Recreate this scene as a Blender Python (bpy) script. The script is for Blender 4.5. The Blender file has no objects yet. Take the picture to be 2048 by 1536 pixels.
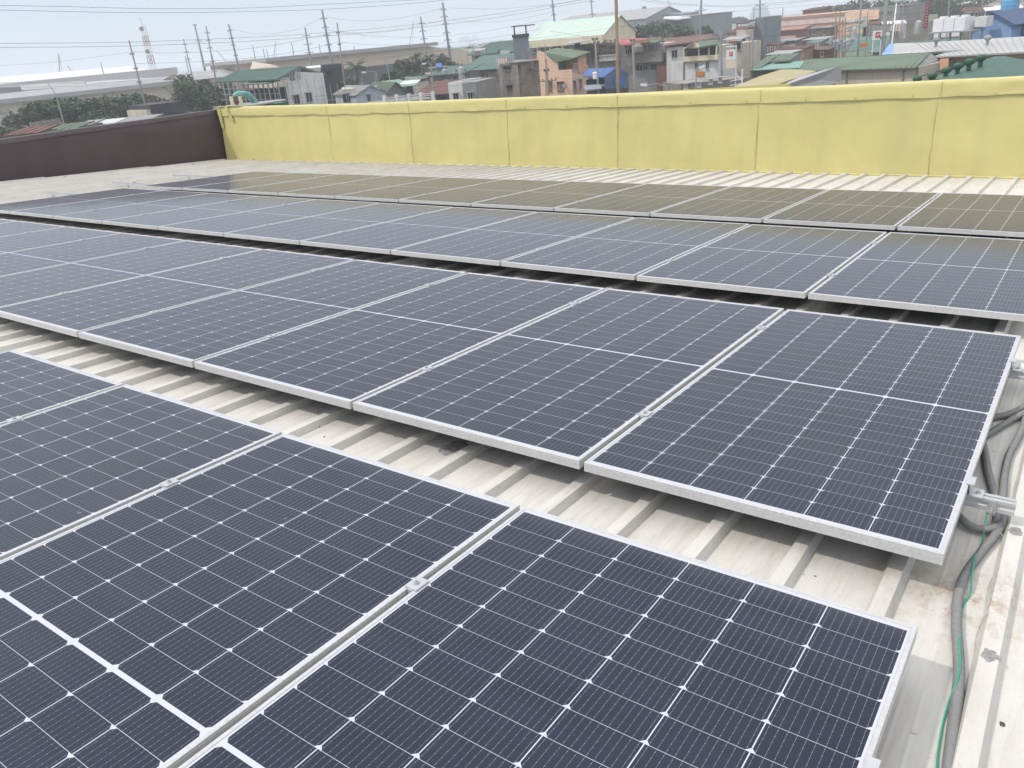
import bpy, math, random
from mathutils import Matrix, Vector
rnd = random.Random(7)
rad = math.radians
scn = bpy.context.scene
col = scn.collection

# ------------------------------------------------------------------ camera
TILT = -math.atan(0.072/0.997)             # the roof falls 4.1 degrees away from the camera
H0 = 12.4                                  # height of the near right panel corner above the street
M = Matrix.Translation((0, 0, H0)) @ Matrix.Rotation(TILT, 4, 'X')   # roof frame -> world
Rr = Matrix(((0.815975, 0.576455, -0.043417), (0.167633, -0.307825, -0.936559), (-0.553249, 0.756931, -0.347811)))
Cr = Vector((0.16078, -2.17863, 1.24030))
FPX = 1590.56
cam_d = bpy.data.cameras.new('camera'); cam = bpy.data.objects.new('camera', cam_d); col.objects.link(cam)
r, d, f = Rr[0], Rr[1], Rr[2]
Lc = Matrix(((r[0], -d[0], -f[0], Cr[0]), (r[1], -d[1], -f[1], Cr[1]), (r[2], -d[2], -f[2], Cr[2]), (0, 0, 0, 1)))
cam.matrix_world = M @ Lc
cam_d.sensor_width = 36; cam_d.lens = FPX/2048*36
cam_d.clip_start = 0.05; cam_d.clip_end = 20000
scn.camera = cam
CW = M @ Cr

# ------------------------------------------------------------------ sky, sun, exposure
sun_roof = Vector((-0.56, -0.62, 1.0)).normalized()
sun_w = (M.to_3x3() @ sun_roof).normalized()
w = bpy.data.worlds.new('World'); scn.world = w; w.use_nodes = True
nt = w.node_tree; bg = nt.nodes['Background']
sky = nt.nodes.new('ShaderNodeTexSky'); sky.sky_type = 'NISHITA'; sky.sun_disc = False
sky.sun_elevation = math.asin(sun_w.z); sky.sun_rotation = math.atan2(sun_w.x, sun_w.y)
sky.altitude = 20; sky.air_density = 1.0; sky.dust_density = 0.6; sky.ozone_density = 2.5
hz = nt.nodes.new('ShaderNodeMix'); hz.data_type = 'RGBA'; hz.inputs[0].default_value = 0.9      # thin white overcast veil over the clear sky
nt.links.new(sky.outputs[0], hz.inputs[6])
tcw = nt.nodes.new('ShaderNodeTexCoord'); spw = nt.nodes.new('ShaderNodeSeparateXYZ'); nt.links.new(tcw.outputs['Generated'], spw.inputs[0])
mrw = nt.nodes.new('ShaderNodeMapRange'); mrw.interpolation_type = 'SMOOTHSTEP'; nt.links.new(spw.outputs[2], mrw.inputs[0])
mrw.inputs[1].default_value = 0.07; mrw.inputs[2].default_value = 0.95; mrw.inputs[3].default_value = 0.0; mrw.inputs[4].default_value = 1.0   # an overcast veil is brighter overhead
mxw = nt.nodes.new('ShaderNodeMix'); mxw.data_type = 'RGBA'; nt.links.new(mrw.outputs[0], mxw.inputs[0])
mxw.inputs[6].default_value = (3.55, 4.05, 4.75, 1); mxw.inputs[7].default_value = (8.5, 8.6, 8.8, 1)
nt.links.new(mxw.outputs[2], hz.inputs[7])
nt.links.new(hz.outputs[2], bg.inputs[0]); bg.inputs[1].default_value = 0.15
sd = bpy.data.lights.new('sun', 'SUN'); sd.energy = 1.55; sd.angle = rad(2.2); sd.color = (1.0, 0.95, 0.88)
so = bpy.data.objects.new('sun', sd); col.objects.link(so)
so.rotation_euler = sun_w.to_track_quat('Z', 'Y').to_euler()
scn.view_settings.view_transform = 'Standard'; scn.view_settings.look = 'None'
scn.view_settings.exposure = 0.35; scn.view_settings.gamma = 1.0
scn.cycles.max_bounces = 6; scn.cycles.volume_bounces = 1
scn.cycles.transparent_max_bounces = 8

# ------------------------------------------------------------------ pixel -> world direction of the photo (2048 x 1536)
def ray_roof(u, v):
    c = Vector(((u-1024)/FPX, (v-768)/FPX, 1.0))
    return Rr.transposed() @ c
def on_roof(u, v, z=-0.15):
    dd = ray_roof(u, v); t = (z-Cr.z)/dd.z
    return Cr + dd*t
def ray_w(u, v): return M.to_3x3() @ ray_roof(u, v)
KD = 1.3
def at(u, v, dist):
    dd = ray_w(u, v); return CW + dd*(dist*KD/math.hypot(dd.x, dd.y))

# ------------------------------------------------------------------ materials
MATS = {}
def N(nt, t, **k):
    n = nt.nodes.new(t)
    for a, b in k.items():
        if hasattr(n, a): setattr(n, a, b)
    return n
def mat(name, c, rough=0.75, var=0.22, scale=2.0, metal=0.0, streak=0.0, dirt=None, bump=0.0, spec=0.3, streak_xy=9.0, fine=0.0):
    if name in MATS: return MATS[name]
    m = bpy.data.materials.new(name); m.use_nodes = True; t = m.node_tree; L = t.links
    b = t.nodes['Principled BSDF']; b.inputs['Roughness'].default_value = rough
    b.inputs['Metallic'].default_value = metal; b.inputs['Specular IOR Level'].default_value = spec
    tc = N(t, 'ShaderNodeTexCoord')
    nz = N(t, 'ShaderNodeTexNoise'); nz.inputs['Scale'].default_value = scale; nz.inputs['Detail'].default_value = 6
    nz.inputs['Roughness'].default_value = 0.65
    L.new(tc.outputs['Object'], nz.inputs['Vector'])
    mr = N(t, 'ShaderNodeMapRange'); mr.inputs[1].default_value = 0.3; mr.inputs[2].default_value = 0.7
    mr.inputs[3].default_value = 1-var; mr.inputs[4].default_value = 1+var*0.6
    L.new(nz.outputs['Fac'], mr.inputs[0])
    mul = N(t, 'ShaderNodeVectorMath', operation='SCALE')
    mul.inputs[0].default_value = c[:3]; L.new(mr.outputs[0], mul.inputs['Scale'])
    out = mul.outputs[0]
    if streak:
        mp = N(t, 'ShaderNodeMapping'); mp.inputs['Scale'].default_value = (streak_xy, streak_xy, 0.35)
        L.new(tc.outputs['Object'], mp.inputs[0])
        n2 = N(t, 'ShaderNodeTexNoise'); n2.inputs['Scale'].default_value = 1.0; n2.inputs['Detail'].default_value = 5
        L.new(mp.outputs[0], n2.inputs['Vector'])
        m2 = N(t, 'ShaderNodeMapRange'); m2.inputs[1].default_value = 0.45; m2.inputs[2].default_value = 0.72
        m2.inputs[3].default_value = 0; m2.inputs[4].default_value = streak
        L.new(n2.outputs['Fac'], m2.inputs[0])
        mx = N(t, 'ShaderNodeMix', data_type='RGBA'); L.new(m2.outputs[0], mx.inputs[0]); L.new(out, mx.inputs[6])
        mx.inputs[7].default_value = (*(dirt or (0.08, 0.07, 0.06)), 1); out = mx.outputs[2]
    if fine:
        n3 = N(t, 'ShaderNodeTexNoise'); n3.inputs['Scale'].default_value = scale*14; n3.inputs['Detail'].default_value = 3
        L.new(tc.outputs['Object'], n3.inputs['Vector'])
        m3 = N(t, 'ShaderNodeMapRange'); m3.inputs[1].default_value = 0.3; m3.inputs[2].default_value = 0.7
        m3.inputs[3].default_value = 1-fine; m3.inputs[4].default_value = 1+fine
        L.new(n3.outputs['Fac'], m3.inputs[0])
        v3 = N(t, 'ShaderNodeVectorMath', operation='SCALE'); L.new(out, v3.inputs[0]); L.new(m3.outputs[0], v3.inputs['Scale']); out = v3.outputs[0]
    L.new(out, b.inputs['Base Color'])
    if bump:
        bp = N(t, 'ShaderNodeBump'); bp.inputs['Strength'].default_value = bump; bp.inputs['Distance'].default_value = 0.02
        L.new(nz.outputs['Fac'], bp.inputs['Height']); L.new(bp.outputs[0], b.inputs['Normal'])
    MATS[name] = m; return m

def panel_glass(dust_seed=0.0):
    m = bpy.data.materials.new('solar_glass'); m.use_nodes = True; t = m.node_tree; L = t.links
    b = t.nodes['Principled BSDF']
    tc = N(t, 'ShaderNodeTexCoord'); sp = N(t, 'ShaderNodeSeparateXYZ'); L.new(tc.outputs['Object'], sp.inputs[0])
    def mth(op, a, b_=None, c=None):
        n = N(t, 'ShaderNodeMath', operation=op)
        for i, x in enumerate((a, b_, c)):
            if x is None: continue
            if isinstance(x, (int, float)): n.inputs[i].default_value = x
            else: L.new(x, n.inputs[i])
        return n.outputs[0]
    X, Y = sp.outputs[0], sp.outputs[1]
    # cells: 6 columns, 2 x 12 half cells
    cw, x0 = 0.1835, 0.0165
    ch, ym, hb = 0.0922, 1.139, 0.0060
    fx = mth('DIVIDE', mth('SUBTRACT', X, x0), cw)
    ux = mth('FRACT', fx); dx = mth('MULTIPLY', mth('MINIMUM', ux, mth('SUBTRACT', 1, ux)), cw)     # distance to column line
    yy = mth('SUBTRACT', mth('ABSOLUTE', mth('SUBTRACT', Y, ym)), hb)
    fy = mth('DIVIDE', yy, ch)
    uy = mth('FRACT', fy); a = mth('MULTIPLY', uy, ch); c2 = mth('SUBTRACT', ch, a); dy = mth('MINIMUM', a, c2)
    line_x = mth('LESS_THAN', dx, 0.0014)
    line_y = mth('LESS_THAN', dy, 0.00055)
    cham = mth('LESS_THAN', mth('ADD', dx, a), 0.0117)
    midb = mth('LESS_THAN', yy, 0.0)
    e1 = mth('LESS_THAN', X, x0); e2 = mth('GREATER_THAN', X, x0+6*cw)
    e3 = mth('GREATER_THAN', yy, 12*ch)
    white = mth('MAXIMUM', mth('MAXIMUM', line_x, line_y), mth('MAXIMUM', cham, midb))
    white = mth('MAXIMUM', white, mth('MAXIMUM', e1, mth('MAXIMUM', e2, e3)))
    # busbars with solder dots
    bu = mth('FRACT', mth('MULTIPLY', ux, 10)); bd = mth('MULTIPLY', mth('ABSOLUTE', mth('SUBTRACT', bu, 0.5)), cw/10)
    bus = mth('LESS_THAN', bd, 0.00036)
    dy2 = mth('FRACT', mth('MULTIPLY', uy, 5)); dot = mth('MULTIPLY', mth('LESS_THAN', bd, 0.0007), mth('LESS_THAN', mth('ABSOLUTE', mth('SUBTRACT', dy2, 0.5)), 0.045))
    # cell tint, varying a little from cell to cell
    cid = N(t, 'ShaderNodeCombineXYZ'); L.new(mth('FLOOR', fx), cid.inputs[0]); L.new(mth('FLOOR', mth('DIVIDE', Y, ch)), cid.inputs[1])
    oi = N(t, 'ShaderNodeObjectInfo'); L.new(oi.outputs['Random'], cid.inputs[2])
    wn = N(t, 'ShaderNodeTexWhiteNoise', noise_dimensions='3D'); L.new(cid.outputs[0], wn.inputs['Vector'])
    cv = mth('MULTIPLY_ADD', wn.outputs['Value'], 0.22, 0.89)
    cc = N(t, 'ShaderNodeMix', data_type='RGBA'); L.new(oi.outputs['Random'], cc.inputs[0])
    cc.inputs[6].default_value = (0.0090, 0.0130, 0.034, 1); cc.inputs[7].default_value = (0.0095, 0.0155, 0.033, 1)
    cs = N(t, 'ShaderNodeVectorMath', operation='SCALE'); L.new(cc.outputs[2], cs.inputs[0]); L.new(cv, cs.inputs['Scale'])
    m1 = N(t, 'ShaderNodeMix', data_type='RGBA'); L.new(mth('MULTIPLY', bus, 0.40), m1.inputs[0]); L.new(cs.outputs[0], m1.inputs[6]); m1.inputs[7].default_value = (0.42, 0.44, 0.50, 1)
    m2 = N(t, 'ShaderNodeMix', data_type='RGBA'); L.new(mth('MULTIPLY', dot, 0.42), m2.inputs[0]); L.new(m1.outputs[2], m2.inputs[6]); m2.inputs[7].default_value = (0.6, 0.62, 0.68, 1)
    m3 = N(t, 'ShaderNodeMix', data_type='RGBA'); L.new(white, m3.inputs[0]); L.new(m2.outputs[2], m3.inputs[6]); m3.inputs[7].default_value = (0.52, 0.52, 0.58, 1)
    # dust film, thicker along the low edge, plus water-dried smears
    nz = N(t, 'ShaderNodeTexNoise'); nz.inputs['Scale'].default_value = 3; nz.inputs['Detail'].default_value = 8
    L.new(tc.outputs['Object'], nz.inputs['Vector'])
    n2 = N(t, 'ShaderNodeTexNoise'); n2.inputs['Scale'].default_value = 160; n2.inputs['Detail'].default_value = 2; L.new(tc.outputs['Object'], n2.inputs['Vector'])
    edge = N(t, 'ShaderNodeMapRange'); edge.inputs[1].default_value = 2.19; edge.inputs[2].default_value = 2.27; edge.inputs[3].default_value = 0; edge.inputs[4].default_value = 0.06
    L.new(mth('MULTIPLY_ADD', nz.outputs['Fac'], 0.06, mth('SUBTRACT', Y, 0.03)), edge.inputs[0])
    speck = N(t, 'ShaderNodeMapRange'); speck.inputs[1].default_value = 0.70; speck.inputs[2].default_value = 0.78; speck.inputs[3].default_value = 0; speck.inputs[4].default_value = 0.35
    L.new(n2.outputs['Fac'], speck.inputs[0])
    film = mth('MULTIPLY', mth('MULTIPLY_ADD', nz.outputs['Fac'], 0.030, 0.002), mth('MULTIPLY_ADD', oi.outputs['Random'], 1.0, 0.6))
    # a few bird smears
    vo = N(t, 'ShaderNodeTexVoronoi'); vo.inputs['Scale'].default_value = 2.3
    mpv = N(t, 'ShaderNodeMapping'); L.new(tc.outputs['Object'], mpv.inputs[0])
    cl = N(t, 'ShaderNodeCombineXYZ'); L.new(mth('MULTIPLY', oi.outputs['Random'], 37.0), cl.inputs[2]); L.new(mth('MULTIPLY', oi.outputs['Random'], 11.0), cl.inputs[0]); L.new(cl.outputs[0], mpv.inputs['Location'])
    mpv.inputs['Scale'].default_value = (1, 2.2, 1)
    nd = N(t, 'ShaderNodeTexNoise'); nd.inputs['Scale'].default_value = 26; L.new(tc.outputs['Object'], nd.inputs['Vector'])
    va = N(t, 'ShaderNodeVectorMath', operation='MULTIPLY_ADD'); L.new(nd.outputs['Color'], va.inputs[0]); va.inputs[1].default_value = (0.07, 0.07, 0.0); L.new(mpv.outputs[0], va.inputs[2])
    L.new(va.outputs[0], vo.inputs['Vector'])
    sm = mth('MULTIPLY', mth('LESS_THAN', vo.outputs['Distance'], 0.035), 0.22)
    dust = mth('MINIMUM', mth('ADD', mth('ADD', film, edge.outputs[0]), mth('ADD', mth('MULTIPLY', speck.outputs[0], 0.4), sm)), 1.0)
    m4 = N(t, 'ShaderNodeMix', data_type='RGBA'); L.new(dust, m4.inputs[0]); L.new(m3.outputs[2], m4.inputs[6]); m4.inputs[7].default_value = (0.42, 0.39, 0.34, 1)
    L.new(m4.outputs[2], b.inputs['Base Color'])
    b.inputs['Roughness'].default_value = 0.5; b.inputs['Specular IOR Level'].default_value = 0.10
    b.inputs['Coat Weight'].default_value = 0.58; b.inputs['Coat IOR'].default_value = 1.35
    b.inputs['Sheen Weight'].default_value = 0.17; b.inputs['Sheen Roughness'].default_value = 0.35; b.inputs['Sheen Tint'].default_value = (1.0, 0.84, 0.74, 1)     # fine dust on the glass
    cr = mth('MULTIPLY_ADD', nz.outputs['Fac'], 0.06, 0.05); L.new(cr, b.inputs['Coat Roughness'])
    return m

def roof_white():
    m = bpy.data.materials.new('dirty_white_roof_paint'); m.use_nodes = True; t = m.node_tree; L = t.links
    b = t.nodes['Principled BSDF']; b.inputs['Roughness'].default_value = 0.62; b.inputs['Specular IOR Level'].default_value = 0.3
    tc = N(t, 'ShaderNodeTexCoord')
    def noise(scale, mapping=(1, 1, 1), det=6, rg=0.6):
        mp = N(t, 'ShaderNodeMapping'); mp.inputs['Scale'].default_value = mapping; L.new(tc.outputs['Object'], mp.inputs[0])
        n = N(t, 'ShaderNodeTexNoise'); n.inputs['Scale'].default_value = scale; n.inputs['Detail'].default_value = det; n.inputs['Roughness'].default_value = rg
        L.new(mp.outputs[0], n.inputs['Vector']); return n.outputs['Fac']
    def ramp(x, lo, hi, a, c):
        r_ = N(t, 'ShaderNodeMapRange'); r_.inputs[1].default_value = lo; r_.inputs[2].default_value = hi; r_.inputs[3].default_value = a; r_.inputs[4].default_value = c
        L.new(x, r_.inputs[0]); return r_.outputs[0]
    def mix(fac, a, c):
        n = N(t, 'ShaderNodeMix', data_type='RGBA'); L.new(fac, n.inputs[0])
        if isinstance(a, tuple): n.inputs[6].default_value = (*a, 1)
        else: L.new(a, n.inputs[6])
        n.inputs[7].default_value = (*c, 1); return n.outputs[2]
    c = mix(ramp(noise(1.2), 0.35, 0.7, 0, 1), (0.63, 0.605, 0.56), (0.55, 0.525, 0.485))
    c = mix(ramp(noise(7.0, (3, .4, 1), 8, .72), 0.47, 0.76, 0, 0.68), c, (0.40, 0.375, 0.33))
    c = mix(ramp(noise(55.0, (1, .6, 1), 4, .7), 0.60, 0.80, 0, 0.5), c, (0.30, 0.28, 0.25))
    c = mix(ramp(noise(24.0, (1, 1, 1), 2, .5), 0.755, 0.79, 0, 0.8), c, (0.10, 0.09, 0.085))
    # rust and mud stain near the conduit end of the second row
    sp = N(t, 'ShaderNodeVectorMath', operation='DISTANCE'); L.new(tc.outputs['Object'], sp.inputs[0]); sp.inputs[1].default_value = (0.06, 0.03, -0.15)
    near = ramp(sp.outputs['Value'], 0.03, 0.27, 1, 0)
    n2 = N(t, 'ShaderNodeMath', operation='MULTIPLY'); L.new(near, n2.inputs[0]); L.new(ramp(noise(17, (1.4, 1, 1), 6, .75), 0.46, 0.62, 0, 0.7), n2.inputs[1])
    c = mix(n2.outputs[0], c, (0.30, 0.17, 0.085))
    c = mix(ramp(noise(2.6, (1, 1, 1), 7, .75), 0.62, 0.76, 0, 0.3), c, (0.46, 0.38, 0.25))
    c = mix(ramp(noise(1.7, (2.5, .35, 1), 7, .7), 0.50, 0.72, 0, 0.40), c, (0.47, 0.41, 0.31))
    L.new(c, b.inputs['Base Color'])
    bp = N(t, 'ShaderNodeBump'); bp.inputs['Strength'].default_value = 0.35; bp.inputs['Distance'].default_value = 0.004
    L.new(noise(14, (1, .4, 1), 6), bp.inputs['Height']); L.new(bp.outputs[0], b.inputs['Normal'])
    return m

# ------------------------------------------------------------------ mesh builder
class MB:
    def __init__(s): s.v = []; s.f = []
    def quad(s, *p):
        i = len(s.v); s.v += [tuple(x) for x in p]; s.f.append(tuple(range(i, i+len(p))))
    def box(s, x0, x1, y0, y1, z0, z1):
        s.hexa([(x0, y0, z0), (x1, y0, z0), (x1, y1, z0), (x0, y1, z0), (x0, y0, z1), (x1, y0, z1), (x1, y1, z1), (x0, y1, z1)])
    def hexa(s, p):
        i = len(s.v); s.v += [tuple(x) for x in p]
        s.f += [(i, i+3, i+2, i+1), (i+4, i+5, i+6, i+7), (i, i+1, i+5, i+4), (i+1, i+2, i+6, i+5), (i+2, i+3, i+7, i+6), (i+3, i, i+4, i+7)]
    def slab(s, pts, th, down=Vector((0, 0, -1))):
        pts = [Vector(p) for p in pts]; n = len(pts); i = len(s.v)
        s.v += [tuple(p) for p in pts] + [tuple(p+down*th) for p in pts]
        s.f.append(tuple(range(i, i+n))); s.f.append(tuple(range(i+2*n-1, i+n-1, -1)))
        for k in range(n): s.f.append((i+k, i+n+k, i+n+(k+1) % n, i+(k+1) % n))
    def tube(s, pts, rr, n=8, cap=True):
        pts = [Vector(p) for p in pts]; i0 = len(s.v)
        if not isinstance(rr, (list, tuple)): rr = [rr]*len(pts)
        up = None
        for k, p in enumerate(pts):
            tg = (pts[min(k+1, len(pts)-1)]-pts[max(k-1, 0)]).normalized()
            if up is None: up = Vector((0, 0, 1)) if abs(tg.z) < .9 else Vector((1, 0, 0))
            a = tg.cross(up).normalized(); b = a.cross(tg).normalized(); up = b
            for j in range(n):
                an = 2*math.pi*j/n; s.v.append(tuple(p+(a*math.cos(an)+b*math.sin(an))*rr[k]))
        for k in range(len(pts)-1):
            for j in range(n):
                s.f.append((i0+k*n+j, i0+k*n+(j+1) % n, i0+(k+1)*n+(j+1) % n, i0+(k+1)*n+j))
        if cap:
            s.f.append(tuple(i0+j for j in range(n))[::-1]); s.f.append(tuple(i0+(len(pts)-1)*n+j for j in range(n)))
    def lathe(s, prof, c=(0, 0, 0), n=20, ax=None):
        i0 = len(s.v); c = Vector(c)
        for (r_, z_) in prof:
            for j in range(n):
                an = 2*math.pi*j/n; s.v.append((c.x+r_*math.cos(an), c.y+r_*math.sin(an), c.z+z_))
        for k in range(len(prof)-1):
            for j in range(n): s.f.append((i0+k*n+j, i0+k*n+(j+1) % n, i0+(k+1)*n+(j+1) % n, i0+(k+1)*n+j))
        s.f.append(tuple(i0+j for j in range(n))[::-1]); s.f.append(tuple(i0+(len(prof)-1)*n+j for j in range(n)))
    def beam(s, a, b, wd):
        a = Vector(a); b = Vector(b); t_ = (b-a).normalized(); up = Vector((0, 0, 1)) if abs(t_.z) < .95 else Vector((1, 0, 0))
        x = t_.cross(up).normalized()*wd/2; y = x.cross(t_).normalized()*wd/2
        s.hexa([a-x-y, a+x-y, a+x+y, a-x+y, b-x-y, b+x-y, b+x+y, b-x+y])
    def build(s, name, m, parent=None, smooth=False, off=None, matrix=None):
        me = bpy.data.meshes.new(name)
        vs = s.v
        if off is not None: vs = [(a-off[0], b-off[1], c-off[2]) for a, b, c in vs]
        me.from_pydata(vs, [], s.f); me.update()
        if smooth: me.polygons.foreach_set('use_smooth', [True]*len(me.polygons))
        me.materials.append(m)
        o = bpy.data.objects.new(name, me); col.objects.link(o)
        if parent is not None: o.parent = parent
        if matrix is not None: o.matrix_world = matrix
        return o
def tag(o, label=None, cat=None, group=None, kind=None):
    if label: o['label'] = label
    if cat: o['category'] = cat
    if group: o['group'] = group
    if kind: o['kind'] = kind
    return o
def empty(name, loc=(0, 0, 0), mtx=None):
    o = bpy.data.objects.new(name, None); col.objects.link(o); o.empty_display_size = .3
    if mtx is not None: o.matrix_world = mtx
    else: o.location = loc
    return o
def copy_tree(o, parent=None, mtx=None):
    c = o.copy(); col.objects.link(c)
    if parent is not None: c.parent = parent
    if mtx is not None: c.matrix_world = mtx
    for ch in list(o.children): copy_tree(ch, c)
    return c

# ================================================================== THE ROOF
ZP = -0.150; ZR = -0.119; PITCH = 0.2675; RX0 = -0.119
m_roof = roof_white()
def wall_y(x): return 10.32 - 0.025*x          # the yellow parapet, slightly skewed
def build_roof():
    root = empty('warehouse_building', mtx=M)
    tag(root, 'building under the white ribbed metal roof that carries the solar panels', 'building')
    b = MB()
    prof = []
    k0, k1 = int((-19.2-RX0)/PITCH), int((6-RX0)/PITCH)
    for k in range(k0, k1+1):
        x = RX0+k*PITCH
        prof += [(x-.034, ZP), (x-.021, ZR), (x+.021, ZR), (x+.034, ZP), (x+.105, ZP), (x+.113, ZP+.0012), (x+.121, ZP), (x+.147, ZP), (x+.155, ZP+.0012), (x+.163, ZP)]
    ys = [-6.0, 10.15+.0]
    prof = [(x, z) for x, z in prof]
    i0 = 0
    for (x, z) in prof: b.v.append((x, ys[0], z)); b.v.append((x, wall_y(x)-.03, z))
    for i in range(len(prof)-1): b.f.append((2*i, 2*i+2, 2*i+3, 2*i+1))
    b.build('roof_sheet', m_roof, root)
    b = MB(); b.box(prof[0][0], prof[-1][0], -6, 10.2, -1.2, ZP-.02)
    b.build('roof_slab', mat('under_roof', (.25, .25, .24)), root)
    b = MB(); b.box(prof[0][0]+.1, prof[-1][0]-.1, -5.9, 10.2, -H0-1.2, -1.201)
    b.build('wall', mat('own_wall', (.5, .47, .3)), root)
    return root
build_roof()

m_yel = mat('yellow_paint', (0.56, 0.495, 0.205), rough=0.5, var=0.10, scale=1.3, streak=0.26, dirt=(0.42, 0.38, 0.20), spec=0.4, bump=0.1, streak_xy=4.0)
m_yel2 = mat('yellow_paint_coping', (0.57, 0.505, 0.215), rough=0.45, var=0.06, scale=1.8, streak=0.10, dirt=(0.44, 0.40, 0.22), spec=0.4)
m_seam = mat('yellow_sealant', (0.49, 0.44, 0.20), rough=0.6, var=0.35, scale=14)
from mathutils import noise as mn
def nz(x, y, z=0.0): return mn.noise(Vector((x, y, z)))
def build_yellow():
    root = empty('parapet_wall', mtx=M @ Matrix.Translation((0, 0, 0)))
    tag(root, 'long pale yellow sheet metal parapet wall with dented coping at the far roof edge', 'wall')
    XL, XR = -17.95, 3.2
    def ztop(x): return 1.075 + (0.03 if x > -3 else 0.0)*min(1, (x+3)/3) + 0.04*max(0, (-13-x)/5)
    seams = [-13.92, -11.44, -8.95, -6.60, -4.17, -1.72, .75]
    b = MB(); nx = 430; zs = [ZP-.02, -.1, 0, .1, .2, .3, .4, .5, .6, .7, .8, .9, 1.0]
    for i in range(nx+1):
        x = XL+(XR-XL)*i/nx
        ds = min(abs(x-s) for s in seams)
        for j, z_ in enumerate(zs):
            zz = z_ if j < len(zs)-1 else ztop(x)-.01
            o = 0.016*nz(x*1.1, zz*1.6) + 0.009*nz(x*3.1, zz*1.2, 5) + (0.004 if ds < .05 else 0)
            if j == 0: o += .012
            b.v.append((x, wall_y(x)-.012-o, zz))
    n = len(zs)
    for i in range(nx):
        for j in range(n-1): b.f.append((i*n+j, (i+1)*n+j, (i+1)*n+j+1, i*n+j+1))
    b.build('sheet_face', m_yel, root, smooth=True)
    b = MB()
    b.hexa([(XL, wall_y(XL)+.02, -1.5), (XR, wall_y(XR)+.02, -1.5), (XR, wall_y(XR)+.24, -1.5), (XL, wall_y(XL)+.24, -1.5),
            (XL, wall_y(XL)+.02, 1.04), (XR, wall_y(XR)+.02, 1.04), (XR, wall_y(XR)+.24, 1.04), (XL, wall_y(XL)+.24, 1.04)])
    b.build('wall_core', m_yel, root)
    # coping: top sheet folded over the face, wavy lower hem
    b = MB(); nx = 640; rows = 9
    for i in range(nx+1):
        x = XL-.02+(XR-XL+.02)*i/nx; y = wall_y(x); zt = ztop(x)+.003*nz(x*2.2, 3)
        hem = zt-.20-.020*nz(x*1.9, 9)
        pk = 0.0
        dimp = max(0, nz(x*1.9, 2.7, 1))*.05
        b.v.append((x, y+.27, zt-.05)); b.v.append((x, y+.265, zt+.012)); b.v.append((x, y+.12, zt+.014+.004*nz(x*5, 1)))
        b.v.append((x, y-.025, zt+.004)); b.v.append((x, y-.042-.004*nz(x*4, 7), zt-.012))
        b.v.append((x, y-.040-dimp*.25+.006*nz(x*2.5, 4), zt-.06)); b.v.append((x, y-.044+dimp*.35+.008*nz(x*2.0, 5), zt-.115))
        b.v.append((x, y-.040-.010*nz(x*2.6, 6), hem+.03)); b.v.append((x, y-.036-.018*max(0, nz(x*2.3, 8))-.006*nz(x*9, 2), hem))
    for i in range(nx):
        for j in range(rows-1): b.f.append((i*rows+j, i*rows+j+1, (i+1)*rows+j+1, (i+1)*rows+j))
    b.build('coping', m_yel2, root, smooth=True)
    for s in seams:
        b = MB(); pts = []; rr = []
        for k in range(46):
            z_ = ZP+.03+(ztop(s)-.19-ZP-.03)*k/45
            pts.append((s+.010*nz(z_*4, s), wall_y(s)-.022-.002*nz(z_*9, s, 3), z_)); rr.append(.0035+.006*max(0, nz(z_*11, s, 2)))
        b.tube(pts, rr, 6)
        pts = []; xo = s+.03*(1 if s > -6 else 0)
        for k in range(9):
            z_ = ztop(s)-.19+.185*k/8
            pts.append((xo+.008*nz(z_*8, s), wall_y(s)-.050, z_))
        b.tube(pts, .0032, 5)
        b.build('seam', m_seam, root, smooth=True)
    for k in range(26):
        x = XL+.6+rnd.random()*.3+k*.8
        if x > XR-.1: break
        b = MB(); b.lathe([(.012, 0), (.011, .006), (.004, .01)], n=8)
        for i, p in enumerate(b.v): b.v[i] = (x+p[0], wall_y(x)-.052-p[2], ztop(x)-.165+p[1])
        b.build('rivet', m_yel2, root)
    # base sealant fillet and corner cover strip
    b = MB(); pts = []; rr = []
    for k in range(300):
        x = XL+.3+(XR-XL-.4)*k/299; pts.append((x, wall_y(x)-.03, ZP+.012+.006*nz(x*7, 1))); rr.append(.022+.012*nz(x*5, 3))
    b.tube(pts, [q_*.75 for q_ in rr], 6); b.build('base_sealant', m_yel, root, smooth=True)
    b = MB(); y = wall_y(XL)
    b.hexa([(XL+.05, y-.062, .62), (XL+.13, y-.062, .62), (XL+.13, y-.045, .62), (XL+.05, y-.045, .62), (XL-.03, y-.07, 1.09), (XL+.10, y-.07, 1.09), (XL+.10, y-.045, 1.09), (XL-.03, y-.045, 1.09)])
    b.box(XL-.15, XL+.9, y-.08, y+.3, ztop(XL)+.02, ztop(XL)+.034)
    b.hexa([(XL+.48, y-.075, .80), (XL+.58, y-.075, .80), (XL+.58, y-.06, .80), (XL+.48, y-.06, .80), (XL+.30, y-.08, 1.13), (XL+.42, y-.08, 1.13), (XL+.42, y-.06, 1.13), (XL+.30, y-.06, 1.13)])
    b.build('corner_flashing', m_seam, root)
    # outer ledge flashing, standing a little above the coping
    b = MB()
    for xa, xb in ((-6.3, -3.9),):
        b.hexa([(xa, wall_y(xa)+.50, 1.02), (xb, wall_y(xb)+.50, 1.02), (xb, wall_y(xb)+.62, 1.02), (xa, wall_y(xa)+.62, 1.02),
                (xa, wall_y(xa)+.50, 1.088), (xb, wall_y(xb)+.50, 1.128), (xb, wall_y(xb)+.62, 1.128), (xa, wall_y(xa)+.62, 1.088)])
    b.build('ledge_flashing', m_yel2, root)
build_yellow()

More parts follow.
